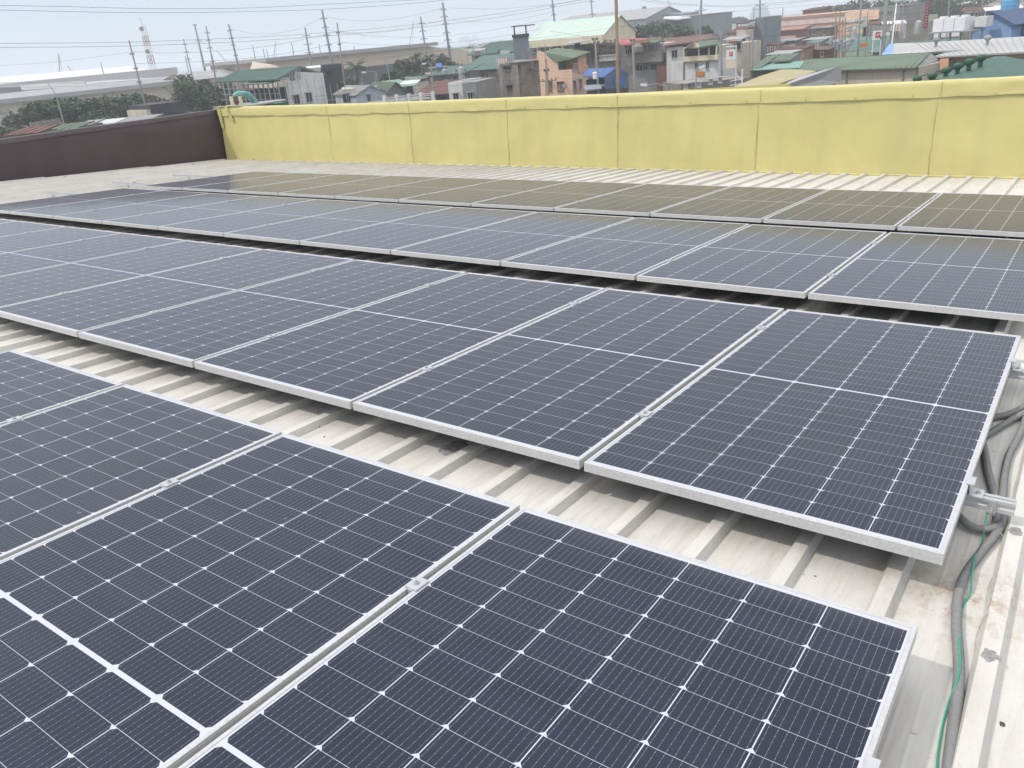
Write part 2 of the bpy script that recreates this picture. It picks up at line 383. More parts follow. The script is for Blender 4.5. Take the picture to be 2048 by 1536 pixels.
def build_brown():
    A = Vector((-18.05, wall_y(-18)+.2, 0)); B = Vector((-18.66, 5.5, 0)); dr = (B-A).normalized()
    E_ = A+dr*17; root = empty('parapet_wall', mtx=M)
    tag(root, 'dark maroon brown parapet wall along the left roof edge', 'wall')
    nn = Vector((-dr.y, dr.x, 0))
    if nn.x > 0: nn = -nn
    b = MB(); cnt = 160
    def top(p):                                   # level coping in the world: rises in the roof frame towards -y... falls away
        return 1.05 + (p.y-10.7)*0.072
    for i in range(cnt+1):
        p = A+(E_-A)*i/cnt; z1 = top(p)+.008*nz(p.y*1.7, 2); o = .012*nz(p.y*1.3, .5)
        for q, z_ in ((0, ZP-.02), (0, .2), (0, .6), (0, z1-.02), (.03, z1), (.22, z1+.004), (.25, z1-.1), (.25, -1)):
            pp = p+nn*q; oo = o*(1 if q == 0 else 0)
            b.v.append((pp.x+oo, pp.y, z_))
    n = 8
    for i in range(cnt):
        for j in range(n-1): b.f.append((i*n+j, i*n+j+1, (i+1)*n+j+1, (i+1)*n+j))
    m = mat('maroon_paint', (0.074, 0.052, 0.054), rough=0.55, var=0.22, scale=1.0, streak=0.3, dirt=(0.075, 0.062, 0.066), spec=0.4, streak_xy=2.0)
    b.build('wall_face', m, root, smooth=True)
    b = MB()
    for i in range(cnt+1):
        p = A+(E_-A)*i/cnt; z1 = top(p)+.008*nz(p.y*1.7, 2)
        for q, z_ in ((-.012, z1-.09-.006*nz(p.y*3, 1)), (-.014, z1+.008), (.27, z1+.012), (.27, z1-.08)):
            pp = p+nn*q; b.v.append((pp.x, pp.y, z_))
    for i in range(cnt):
        for j in range(3): b.f.append((i*4+j, i*4+j+1, (i+1)*4+j+1, (i+1)*4+j))
    b.build('coping', mat('maroon_coping', (0.10, 0.078, 0.080), rough=0.45, var=0.2), root, smooth=True)
build_brown()

# ================================================================== SOLAR PANELS
PW, PL, GAP = 1.134, 2.278, 0.020
m_alu = mat('anodised_aluminium', (0.51, 0.505, 0.50), rough=0.45, var=0.07, scale=6, metal=0.10, spec=0.5, fine=0.09)
m_alu2 = mat('mill_aluminium', (0.52, 0.52, 0.52), rough=0.42, var=0.08, scale=8, metal=0.35, spec=0.5)
m_steel = mat('galvanised_bolt', (0.52, 0.52, 0.53), rough=0.35, var=0.15, scale=60, metal=0.7)
m_glass = panel_glass()
def make_panel():
    root = empty('solar_panel')
    prof = [(.030, -.035), (0, -.035), (0, -.0075), (.0007, -.0070), (.0007, -.0060), (0, -.0055), (0, -.0008), (.0008, 0), (.0105, 0), (.0112, -.0006), (.0112, -.004), (.028, -.0335)]
    b = MB(); n = len(prof)
    for (sx, sy) in ((0, 0), (1, 0), (1, 1), (0, 1)):
        for o, z_ in prof:
            b.v.append((o if sx == 0 else PW-o, o if sy == 0 else PL-o, z_))
    for k in range(4):
        for j in range(n):
            b.f.append((k*n+j, k*n+(j+1) % n, ((k+1) % 4)*n+(j+1) % n, ((k+1) % 4)*n+j)[::-1])
    b.build('frame', m_alu, root)
    b = MB(); b.box(.0115, PW-.0115, .0115, PL-.0115, -.0075, -.0016)
    b.build('glass', m_glass, root)
    return root
proto = make_panel()
rowy = {'front': -0.368-PL, 'second': 0.0, 'third': 2.6815, 'far': 5.2651}
ordn = ['first', 'second', 'third', 'fourth', 'fifth', 'sixth', 'seventh', 'eighth', 'ninth', 'tenth', 'eleventh']
cnt = {'front': 4, 'second': 10, 'third': 11, 'far': 11}
rowdesc = {'front': 'dark solar panel in the nearest row', 'second': 'solar panel in the second row from the camera', 'third': 'solar panel in the third row from the camera', 'far': 'solar panel in the farthest row by the yellow wall'}
first = True
for rw, y in rowy.items():
    for k in range(cnt[rw]):
        mt = M @ Matrix.Translation((-(k+1)*(PW+GAP)+GAP, y, rnd.uniform(-.0012, .0012))) @ Matrix.Rotation(rnd.uniform(-.0009, .0009), 4, 'Z')
        if first: o = proto; o.matrix_world = mt; first = False
        else: o = copy_tree(proto, mtx=mt)
        tag(o, '%s, %s from its right end' % (rowdesc[rw], ordn[k]), 'solar panel', 'solar panels in rows on the white roof')

# rails, feet and clamps
def make_clamp(parent, x, y, end=False):
    b = MB()
    if not end:
        b.box(x-.021, x+.021, y-.026, y+.026, .0008, .0042)
        b.box(x-.0085, x+.0085, y-.030, y+.030, -.030, .0009)
    else:
        b.box(x-.010, x+.012, y-.030, y+.030, .0008, .0045)
        b.box(x+.002, x+.0055, y-.030, y+.030, -.034, .0010)
        b.box(x+.002, x+.040, y-.030, y+.030, -.0385, -.0342)
    c = b.build('clamp', m_alu2, parent)
    b = MB(); cx = x+(.024 if end else 0); cz = -.0342 if end else .0045
    b.lathe([(.0095, 0), (.0095, .0012), (.0066, .0014), (.0066, .0062), (.0040, .0062), (.0034, .0028)], (cx, y, cz), 12)
    bo = b.build('bolt', m_steel, c)
railspec = {'front': (-.87, -2.37), 'second': (.497, 1.852), 'third': (3.215, 4.43), 'far': (5.774, 7.016)}
def rail_mesh(b, xa, xb, y):
    prof = [(-.020, -.0385), (-.004, -.0385), (-.004, -.046), (.004, -.046), (.004, -.0385), (.020, -.0385), (.020, -.050), (.0165, -.053), (.0165, -.062), (.020, -.065), (.020, -.0785), (-.020, -.0785), (-.020, -.065), (-.0165, -.062), (-.0165, -.053), (-.020, -.050)]
    n = len(prof)
    for x in (xa, xb):
        for o, z_ in prof: b.v.append((x, y+o, z_))
    for j in range(n): b.f.append((j, (j+1) % n, n+(j+1) % n, n+j))
    b.f.append(tuple(range(n))[::-1]); b.f.append(tuple(range(n, 2*n)))
rn = {0: 'nearer', 1: 'farther'}
for rw, ys in railspec.items():
    for i, y in enumerate(sorted(ys)):
        kc = cnt[rw]
        xl = -kc*(PW+GAP)-.3
        if rw == 'far': xl = -14.5
        if rw == 'third': xl = -14.1
        root = empty('mounting_rail', mtx=M)
        tag(root, 'aluminium mounting rail under the %s panel row, the %s of its two' % ({'front': 'nearest', 'second': 'second', 'third': 'third', 'far': 'farthest'}[rw], rn[i]), 'mounting rail', 'mounting rails under the panels')
        b = MB(); rail_mesh(b, xl, .135, y); b.build('rail_bar', m_alu2, root)
        for k in range(1, kc): make_clamp(root, -k*(PW+GAP)+GAP/2, y)
        make_clamp(root, 0.004, y, True)
        k = 0
        x = RX0
        while x > xl:
            b = MB(); b.box(x-.020, x+.020, y+.0205, y+.0245, ZR+.0035, -.045); b.box(x-.020, x+.020, y+.0205, y+.060, ZR+.0005, ZR+.004)
            b.tube([(x, y+.018, -.058), (x, y+.034, -.058)], .006, 6)
            b.build('foot', m_steel, root); x -= PITCH*4
# grounding lug on the second row rail
b = MB(); b.box(.060, .085, .470, .4768, -.088, -.040); b.box(.060, .085, .452, .470, -.074, -.070); b.tube([(.0725, .452, -.066), (.0725, .440, -.066)], .006, 8)
b.tube([(.0725, .462, -.0699), (.0725, .462, -.060)], .006, 6)
o = b.build('grounding_lug', m_steel, matrix=M); tag(o, 'small bolted metal lug on the rail end holding the green wire', 'grounding lug')

# conduits and wires
m_cond = mat('grey_pvc_conduit', (0.23, 0.23, 0.225), rough=0.5, var=0.12, scale=5, fine=.08)
def smooth_path(pts, step):
    P = [Vector(p) for p in pts]; out = []
    for i in range(len(P)-1):
        a, b_, c, d_ = P[max(i-1, 0)], P[i], P[i+1], P[min(i+2, len(P)-1)]
        n = max(2, int((c-b_).length/step))
        for k in range(n):
            t = k/n
            out.append(.5*((2*b_)+(c-a)*t+(2*a-5*b_+4*c-d_)*t*t+(3*b_-a-3*c+d_)*t**3))
    out.append(P[-1]); return out
def z2(px, py): return (1700+px/2.865, 1000+py/2.865)
def z1(px, py): return (1700+px/3.072, 600+py/3.072)
def conduit(pix, label, zz, r0=.0125, pitch=.0042, ends=()):
    pts = [on_roof(*p, z) for p, z in zip(pix, zz)] if isinstance(zz, list) else [on_roof(*p, zz) for p in pix]
    pts = list(pts)+[Vector(e) for e in ends]
    path = smooth_path(pts, pitch/4)
    rr = [r0*(1+.07*math.cos(2*math.pi*k/4)) for k in range(len(path))]
    b = MB(); b.tube(path, rr, 12); o = b.build('conduit', m_cond, matrix=M, smooth=True)
    tag(o, label, 'conduit'); return o
zc = -.136
conduit([z2(560, 1640), z2(565, 1536), z2(592, 1300), z2(622, 1050), z2(622, 900), z2(610, 700), z2(622, 540), z2(665, 420), z2(760, 290), z2(840, 190), z2(880, 110), z1(925, 1260), z1(940, 1190), z1(948, 1080), z1(975, 960), z1(1030, 850), z1(1075, 740), z1(1110, 600)],
        'long grey corrugated conduit running down the roof to the bottom right', zc)
conduit([z2(560, 30), z2(640, 110), z2(690, 150), z2(760, 168), z2(830, 158), z2(875, 128)], 'short grey corrugated conduit curving out from under the second row panel corner', -.128)
conduit([z1(800, 820), z1(832, 950), z1(850, 1060), z1(880, 1175), z1(905, 1290), z1(890, 1400)], 'grey conduit passing beside the panel frame and under the rail end', -.134)
conduit([z1(840, 735), z1(900, 718), z1(960, 708), z1(1020, 683), z1(1090, 645), z1(1180, 600)], 'upper of two grey conduits crossing the roof right of the panel', -.134)
conduit([z1(820, 840), z1(880, 805), z1(960, 755), z1(1010, 725), z1(1080, 690), z1(1180, 650)], 'lower of two grey conduits crossing the roof right of the panel', -.130)
gp = [z2(790, 15), z2(785, 70), z2(772, 150), z2(757, 240), z2(715, 330), z2(700, 430), z2(690, 530), z2(652, 600), z2(634, 700), z2(628, 820), z2(630, 940), z2(613, 1040), z2(575, 1130), z2(540, 1250), z2(520, 1350), z2(502, 1470), z2(495, 1600)]
gz = [-.066, -.08, -.118, -.142, -.122, -.124, -.142, -.146, -.135, -.1225, -.1225, -.1225, -.136, -.146, -.146, -.146, -.146]
b = MB(); b.tube(smooth_path([on_roof(*p, z) for p, z in zip(gp, gz)], .01), .0022, 8)
o = b.build('ground_wire', mat('green_wire', (0.03, 0.36, 0.22), rough=.4, var=.05), matrix=M, smooth=True); tag(o, 'thin green ground wire hanging from the rail end and lying on the conduit', 'wire')
wp = [z2(868, 120), z2(820, 145), z2(880, 215), z2(862, 300), z2(835, 400), z2(790, 500), z2(768, 640), z2(722, 780), z2(708, 900), z2(705, 1130), z2(650, 1340), z2(606, 1540), z2(600, 1620)]
b = MB(); b.tube(smooth_path([on_roof(*p, -.1475 if i > 2 else -.13) for i, p in enumerate(wp)], .01), .0011, 6)
o = b.build('cable_tie_wire', mat('white_wire', (0.55, 0.54, 0.52), var=.05), matrix=M, smooth=True); tag(o, 'very thin white wire straying beside the grey conduit', 'wire')
b = MB(); q = on_roof(2049, 737, -.06); b.tube([q+Vector((-.01, 0, 0)), q+Vector((.06, .0, .0))], .02, 14); b.tube([q+Vector((-.014, 0, 0)), q+Vector((-.01, 0, 0))], .024, 14)
o = b.build('pipe_fitting', mat('white_pvc', (.8, .8, .78), rough=.4), matrix=M, smooth=False); tag(o, 'white plastic pipe fitting at the upper rail end by the right edge', 'pipe fitting')

# screws with sealant on the ribs, debris
m_seal = mat('grey_sealant', (0.33, 0.32, 0.31), rough=.8, var=.4, scale=40, bump=.5)
m_sealw = mat('pale_sealant', (0.52, 0.50, 0.47), rough=.7, var=.35, scale=60, bump=.6)
def blob(x, y, z, r0, seed, m, name, label, cat, h=.25, group=None):
    b = MB(); n = 26; prof = (1.0, .72, .42, .12)
    for k, q in enumerate(prof):
        for j in range(n):
            a = 2*math.pi*j/n; rr_ = r0*q*(1+.55*nz(math.cos(a)*1.6+seed, math.sin(a)*1.6, q)+.25*nz(math.cos(a)*5, math.sin(a)*5, seed))
            b.v.append((x+rr_*math.cos(a), y+rr_*math.sin(a)*1.2, z+r0*h*(k/3)**.6*(1+.5*nz(a*2, k, seed)) if k else z-.001))
    for k in range(3):
        for j in range(n): b.f.append((k*n+j, k*n+(j+1) % n, (k+1)*n+(j+1) % n, (k+1)*n+j))
    b.f.append(tuple(3*n+j for j in range(n)))
    o = b.build(name, m, matrix=M, smooth=True); tag(o, label, cat, group); return o
def rib_x(k): return RX0+k*PITCH
def screw(x, y, lab, seed, big=False, grp=None):
    o = blob(x, y, ZR, .021 if big else .012, seed, m_seal if big else m_sealw, 'roof_screw', lab, 'screw', .30, grp)
    return o
p = on_roof(*z2(945, 180), ZR); screw(rib_x(1), p.y, 'sealant covered screw on the rib just below the rail end', 1.3, True)
p = on_roof(*z2(795, 890), ZR); screw(rib_x(1), p.y, 'sealant covered screw on the rib right of the green wire', 4.1, True)
for k in range(-14, 1):
    screw(rib_x(k)-.002, -.31+.02*nz(k*3.1, 1), 'small sealed screw on a white rib behind the nearest panel row', k*2.2, False, 'small sealed screws along the ribs behind the nearest panels')
for k in range(-60, 12, 1):
    if k % 2: continue
    screw(rib_x(k), 9.0+.03*nz(k*3.1, 1), 'small sealed screw on a white rib before the yellow wall', k*1.7, False, 'small sealed screws along the ribs before the yellow wall')
q = on_roof(905, 897); blob(q.x, q.y, ZP, .062, 2.2, m_seal, 'cement_patch', 'rough grey cement patch on the pan behind the nearest panels', 'patch', .06)
q = on_roof(958, 888); blob(q.x, q.y, ZP, .012, 7.2, mat('dark_debris', (.09, .085, .08)), 'debris', 'small dark pebble next to the grey cement patch', 'debris', .4)
q = on_roof(1030, 547); blob(q.x, q.y, ZP, .10, 9.2, m_seal, 'cement_patch', 'grey cement patch in the shaded gap between second and third rows', 'patch', .06)
q = on_roof(*z2(872, 1285)); blob(q.x, q.y, ZP, .007, 3.2, mat('dark_debris', (.09, .085, .08)), 'debris', 'tiny dark chip on the bare pan at bottom right', 'debris', .5)
for i, (u, v) in enumerate(((387, 332), (130, 357), (508, 322), (330, 392), (270, 368))):
    q = on_roof(u, v); blob(q.x, q.y, ZR, .03, i*1.9, mat('dark_debris', (.09, .085, .08)), 'debris', 'small dark debris lump on the ribbed roof before the brown wall', 'debris', .3, 'debris lumps before the brown wall')
q = on_roof(440, 318); b = MB(); 
b.slab([(q.x-.3, q.y-.5, ZR+.09), (q.x+.25, q.y-.45, ZR+.01), (q.x+.35, q.y-.2, ZR+.20), (q.x-.1, q.y-.15, ZR+.12)], .01)
o = b.build('bent_flashing', mat('dark_sheet', (.10, .10, .10)), matrix=M); tag(o, 'bent dark sheet scrap in the corner where the two walls meet', 'flashing')


# ================================================================== THE CITY BEYOND (street level z = 0, camera 13.6 m up)
UP = Vector((0, 0, 1))
def flat(p, z=0.0): return Vector((p.x, p.y, z))
def W_(p, off): return Vector(p)-Vector(off)
class Bld:
    """a building whose visible front runs from pixel column uL to uR; its roof line comes from vL"""
    def __init__(s, name, label, cat, uL, vL, dL, uR, dR, depth, m, group=None, z0=0.0, body='wall', ztop=None, lim=.36):
        lat = abs(uR-uL)/1590*(dL+dR)/2
        dR = dL+max(-lim*lat, min(lim*lat, dR-dL))
        P = at(uL, vL, dL); Q = at(uR, vL, dR)
        s.z1 = P.z if ztop is None else ztop; s.z0 = z0
        s.A = flat(P); s.B = flat(Q); s.t = (s.B-s.A).normalized(); s.w = (s.B-s.A).length
        n = Vector((-s.t.y, s.t.x, 0))
        if n.dot(s.A-flat(CW)) < 0: n = -n
        s.n = n; s.depth = depth
        s.root = empty(name, s.A); tag(s.root, label, cat, group)
        if body: s.wall = s.boxp(body, m, 0, s.w, 0, depth, z0, s.z1)
    def P(s, x, y, z): return s.A+s.t*x+s.n*y+UP*z
    def mesh(s, b, name, m, parent=None):
        o = b.build(name, m, None, off=s.A); o.parent = parent if parent else s.root; return o
    def hx(s, b, x0, x1, y0, y1, z0, z1): b.hexa([s.P(x0, y0, z0), s.P(x1, y0, z0), s.P(x1, y1, z0), s.P(x0, y1, z0), s.P(x0, y0, z1), s.P(x1, y0, z1), s.P(x1, y1, z1), s.P(x0, y1, z1)])
    def boxp(s, name, m, x0, x1, y0, y1, z0, z1, parent=None):
        b = MB(); s.hx(b, x0, x1, y0, y1, z0, z1); return s.mesh(b, name, m, parent)
    def hit(s, u, v, face='f'):
        dd = ray_w(u, v)
        if face == 'f': n, o = s.n, s.A; 
        elif face == 'r': n, o = s.t, s.A+s.t*s.w
        else: n, o = s.t, s.A
        t_ = (o-CW).dot(n)/dd.dot(n); p = CW+dd*t_
        return ((p-s.A).dot(s.t) if face == 'f' else (p-s.A).dot(s.n)), p.z
    def win(s, u, v, wp, hp, face='f', m=None, fm=None, name='window', pane=True):
        x, z = s.hit(u, v, face); x1, _ = s.hit(u+wp/2, v, face); x0, _ = s.hit(u-wp/2, v, face)
        hw = min(abs(x1-x0)/2, 3.0); dist = (s.P(x, 0, 0)-flat(CW)).length if face == 'f' else (s.P(s.w, x, 0)-flat(CW)).length
        hh = hp/2*dist/1590
        b = MB(); q = MB(); fr = .07
        def ad(bb, a0, a1, c0, c1, o0, o1):
            if face == 'f': s.hx(bb, a0, a1, -o1, -o0, c0, c1)
            elif face == 'r': s.hx(bb, s.w+o0, s.w+o1, a0, a1, c0, c1)
            else: s.hx(bb, -o1, -o0, a0, a1, c0, c1)
        for (a0, a1, c0, c1) in ((x-hw-fr, x-hw, z-hh-fr, z+hh+fr), (x+hw, x+hw+fr, z-hh-fr, z+hh+fr), (x-hw, x+hw, z+hh, z+hh+fr), (x-hw, x+hw, z-hh-fr, z-hh), (x-.03, x+.03, z-hh, z+hh)):
            ad(b, a0, a1, c0, c1, .004, .06)
        ad(q, x-hw+.002, x+hw-.002, z-hh+.002, z+hh-.002, .004, .022)
        if dist < 230:
            ad(b, x-hw-.15, x+hw+.15, z+hh+fr+.004, z+hh+fr+.07, .004, .38); ad(b, x-hw-.1, x+hw+.1, z-hh-fr-.08, z-hh-fr-.003, .004, .14)
        o = s.mesh(b, name, fm or MT['frame']); 
        s.mesh(q, 'pane', m or MT['pane'], o); return o
    def slabpx(s, name, pts, th, m, parent=None):
        b = MB(); b.slab([at(*p) for p in pts], th); return s.mesh(b, name, m, parent)
    def parapet(s, m, h=.7, th=.15):
        b = MB(); z = s.z1
        s.hx(b, 0, s.w, 0, th, z, z+h); s.hx(b, 0, s.w, s.depth-th, s.depth, z, z+h)
        s.hx(b, 0, th, th, s.depth-th, z, z+h); s.hx(b, s.w-th, s.w, th, s.depth-th, z, z+h); return s.mesh(b, 'parapet', m)
    def ribroof(s, name, m, c00, c10, c11, c01, th=.08, pitch=.6, rh=.04, parent=None):
        """sheet between eave c00-c10 and ridge c01-c11 with raised seams"""
        b = MB(); c00, c10, c11, c01 = map(Vector, (c00, c10, c11, c01))
        nrm = (c10-c00).cross(c01-c00).normalized(); 
        if nrm.z < 0: nrm = -nrm
        b.slab([c00, c10, c11, c01], th, -nrm)
        L_ = (c10-c00).length; k = max(1, min(90, int(L_/pitch))); hw = .028/L_
        for i in range(k+1):
            t0 = min(max(i/k, hw), 1-hw)
            a = c00.lerp(c10, t0-hw); a2 = c00.lerp(c10, t0+hw); d_ = c01.lerp(c11, t0-hw); d2 = c01.lerp(c11, t0+hw)
            e = nrm*.004; g = nrm*rh
            b.hexa([a+e, a2+e, d2+e, d_+e, a+g, a2+g, d2+g, d_+g])
        return s.mesh(b, name, m, parent)
    def gable(s, m, rise, ov=.5, along='x', pitch=.6, th=.1, mg=None, z=None):
        """gable roof: ridge along x (front) or along y"""
        z = s.z1 if z is None else z; D = s.depth; Wd = s.w
        if along == 'x':
            r0, r1 = s.P(-ov, D/2, z+rise), s.P(Wd+ov, D/2, z+rise); k = rise/(D/2)*ov
            s.ribroof('roof', m, s.P(-ov, -ov, z-k), s.P(Wd+ov, -ov, z-k), r1, r0, th, pitch)
            s.ribroof('roof', m, s.P(-ov, D+ov, z-k), s.P(Wd+ov, D+ov, z-k), r1+Vector((0, 0, .01)), r0+Vector((0, 0, .01)), th, pitch)
            for x in (0, Wd-.15):
                b = MB(); b.slab([s.P(x, 0, z), s.P(x, D, z), s.P(x, D/2, z+rise-.15)], .15, s.t); s.mesh(b, 'gable', mg)
        else:
            r0, r1 = s.P(Wd/2, -ov, z+rise), s.P(Wd/2, D+ov, z+rise); k = rise/(Wd/2)*ov
            s.ribroof('roof', m, s.P(-ov, -ov, z-k), s.P(-ov, D+ov, z-k), r1, r0, th, pitch)
            s.ribroof('roof', m, s.P(Wd+ov, -ov, z-k), s.P(Wd+ov, D+ov, z-k), r1+Vector((0, 0, .01)), r0+Vector((0, 0, .01)), th, pitch)
            for y in (0, D-.15):
                b = MB(); b.slab([s.P(0, y, z), s.P(Wd/2, y, z+rise-.15), s.P(Wd, y, z)], .15, s.n); s.mesh(b, 'gable', mg)
    def shed(s, m, rise, ov=.4, pitch=.6, th=.08, mg=None, back=True):
        z = s.z1; D = s.depth
        za, zb = (z, z+rise) if back else (z+rise, z)
        s.ribroof('roof', m, s.P(-ov, -ov, za+.05), s.P(s.w+ov, -ov, za+.05), s.P(s.w+ov, D+ov, zb+.05), s.P(-ov, D+ov, zb+.05), th, pitch)
MT = {}
def mm(k, c, **kw): MT[k] = mat('m_'+k, c, **kw)
mm('lgrey', (.42, .41, .40), var=.08, scale=.2, rough=.6, streak=.15, dirt=(.3, .29, .28), streak_xy=.8)
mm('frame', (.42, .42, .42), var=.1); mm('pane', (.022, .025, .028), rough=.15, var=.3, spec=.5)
mm('paneb', (.10, .13, .14), rough=.15, var=.4, spec=.5)
mm('peach', (.78, .53, .37), var=.10, scale=.5, streak=0.28, dirt=(.4, .27, .2), streak_xy=1.0)
mm('peach2', (.62, .34, .21), var=.12, scale=.5, streak=.15, dirt=(.3, .2, .15), streak_xy=1.0)
mm('cream', (.72, .62, .45), var=.10, scale=.4, streak=0.35, dirt=(.35, .3, .24), streak_xy=1.0)
mm('cream2', (.55, .48, .40), var=.14, scale=.4, streak=0.45, dirt=(.3, .27, .23), streak_xy=1.2)
mm('tan', (.56, .46, .37), var=.07, scale=.15, streak=.10, dirt=(.3, .26, .2), streak_xy=.5)
mm('tan2', (.60, .54, .44), var=.08, scale=.15, streak=0.25, dirt=(.3, .27, .22), streak_xy=.5)
mm('white', (.66, .65, .63), var=.10, scale=.5, streak=0.45, dirt=(.35, .33, .3), streak_xy=1.0)
mm('bluegrey', (.42, .47, .53), var=.08, scale=.5, streak=0.35, dirt=(.3, .3, .3), streak_xy=1.0)
mm('grey', (.26, .255, .25), var=.18, scale=.5, streak=.3, dirt=(.14, .13, .12), streak_xy=1.2)
mm('concrete', (.26, .23, .205), var=.35, scale=.7, streak=.6, dirt=(.10, .09, .08), streak_xy=1.2, fine=.25)
mm('conc2', (.26, .24, .215), var=.35, scale=.8, streak=.5, dirt=(.13, .12, .10), streak_xy=1.2, fine=.25)
mm('dark', (.055, .058, .062), var=.25, scale=.5, streak=.3, dirt=(.10, .10, .10), streak_xy=1.0)
mm('black', (.02, .02, .022), var=.2)
mm('whroof', (.66, .65, .63), var=.10, scale=.08, rough=.5, streak=.12, dirt=(.45, .42, .4), streak_xy=.3)
mm('greyroof', (.34, .335, .33), var=.12, scale=.15, rough=.5, streak=.2, dirt=(.25, .23, .2), streak_xy=.5)
mm('green', (.075, .145, .11), var=.18, scale=.3, rough=.45, streak=.12, dirt=(.09, .14, .10))
mm('dkgreen', (.035, .10, .062), var=.16, scale=.4, rough=.5)
mm('olivegreen', (.11, .155, .095), var=.22, scale=.3, rough=.55, streak=.25, dirt=(.14, .12, .09))
mm('mint', (.48, .58, .51), var=.06, scale=.2, rough=.4)
mm('aqua', (.21, .35, .29), var=.14, scale=.5, rough=.5)
mm('turq', (.13, .34, .29), var=.08, rough=.3, spec=.5)
mm('rust', (.16, .075, .06), var=.3, scale=.5, rough=.7, streak=.4, dirt=(.12, .08, .06))
mm('rust2', (.20, .13, .105), var=.35, scale=.6, rough=.8, streak=.5, dirt=(.11, .08, .06))
mm('red', (.38, .09, .08), var=.15, scale=.6)
mm('salmon', (.62, .38, .30), var=.12, scale=.3, streak=0.35, dirt=(.35, .2, .16), streak_xy=.5)
mm('salmon2', (.36, .23, .185), var=.15, scale=.3, streak=.2, dirt=(.2, .13, .1), streak_xy=.5)
mm('pinkw', (.66, .53, .48), var=.1, scale=.3, streak=0.45, dirt=(.45, .33, .28), streak_xy=.6)
mm('blue', (.05, .12, .34), var=.15, scale=.5, rough=.5)
mm('skyblue', (.24, .38, .62), var=.08, scale=.4, streak=.12, dirt=(.2, .26, .36), streak_xy=1)
mm('dkblue', (.10, .14, .24), var=.15, scale=.4)
mm('tankblue', (.14, .36, .58), var=.08, rough=.4)
mm('palegrey', (.44, .435, .42), var=.14, scale=.2, rough=.55, streak=.3, dirt=(.28, .26, .24), streak_xy=.8)
mm('dullred', (.26, .05, .05), var=.2)
mm('mustard', (.40, .335, .17), var=.14, scale=.3, rough=.55, streak=.2, dirt=(.25, .22, .13))
mm('yel2', (.56, .50, .25), var=.08, scale=.5)
mm('steel', (.30, .31, .32), var=.12, scale=.8, rough=.55)
mm('greysteel', (.20, .22, .24), var=.12, scale=.3, rough=.6)
mm('pole', (.24, .235, .23), var=.15, scale=1, streak=.3, dirt=(.14, .13, .12))
mm('wood', (.27, .20, .14), var=.25, scale=1.5, streak=.6, dirt=(.14, .10, .07), streak_xy=14)
mm('wire', (.11, .11, .12), var=.05)
mm('whitemetal', (.75, .75, .75), var=.05, rough=.4)
mm('orange', (.55, .19, .03), var=.1)
mm('logored', (.50, .03, .05), var=.03)
mm('sea', (.16, .22, .27), var=.1, scale=.01, rough=.25, spec=.5)
mm('ground', (.17, .155, .135), var=.35, scale=.05, fine=.3)
mm('asphalt', (.075, .075, .075), var=.2, scale=.2)
mm('hill', (.05, .075, .05), var=.3, scale=.02, fine=.3)
mm('bark', (.13, .105, .08), var=.3, scale=3)
def leafmat(k, c):
    m = mat('leaf_'+k, c, rough=.6, var=.6, scale=.5, spec=.2); MT[k] = m
leafmat('leaf', (.085, .11, .062)); leafmat('leaf2', (.075, .105, .05)); leafmat('leafb', (.12, .10, .055)); leafmat('palm', (.07, .11, .045))

# ---- ground, street, sea
b = MB(); b.quad((-9000, -2500, 0), (9000, -2500, 0), (9000, 12000, 0), (-9000, 12000, 0)); tag(b.build('ground', MT['ground']), kind='structure')
# camera azimuth helpers
def polar(u, dist, z=0.0):
    p = at(u, 60, dist); return Vector((p.x, p.y, z))
b = MB(); P0, P1 = polar(-900, 950), polar(1500, 950); P2, P3 = polar(1900, 15000), polar(-2600, 15000)
b.quad(P0.to_tuple()[:2]+(.4,), P1.to_tuple()[:2]+(.4,), polar(2050, 3200).to_tuple()[:2]+(.4,), P2.to_tuple()[:2]+(.4,), P3.to_tuple()[:2]+(.4,))
tag(b.build('sea', MT['sea']), kind='structure')
b = MB(); s0, s1 = polar(1150, 78), polar(1800, 215); dr = (s1-s0).normalized(); nn = Vector((-dr.y, dr.x, 0))*4
b.slab([s0-dr*60-nn+UP*.012, s1+dr*80-nn+UP*.012, s1+dr*80+nn+UP*.012, s0-dr*60+nn+UP*.012], .01)
tag(b.build('road', MT['asphalt']), kind='structure')
# far low hills to the right
b = MB(); hp = [(1480, 2), (1560, 5), (1620, 9), (1680, 14), (1740, 26), (1800, 34), (1870, 30), (1960, 40), (2100, 46), (2300, 40), (2600, 20)]
n = 70
for i in range(n+1):
    u = 1440+(2600-1440)*i/n; h = 0
    for a, c in zip(hp, hp[1:]):
        if a[0] <= u <= c[0]: h = a[1]+(c[1]-a[1])*(u-a[0])/(c[0]-a[0])
    h = h*.62+2.0*nz(u*.02, 1)+1.4*nz(u*.07, 4)
    for q, (dq, fz) in enumerate(((780, 0), (880, .55), (1000, 1.0), (1250, .6), (1500, 0))):
        p = polar(u, dq); b.v.append((p.x, p.y, max(-1, h*fz*(1+.2*nz(u*.05, q)))))
for i in range(n):
    for j in range(4): b.f.append((i*5+j, (i+1)*5+j, (i+1)*5+j+1, i*5+j+1))
tag(b.build('hills', MT['hill'], smooth=True), kind='structure')

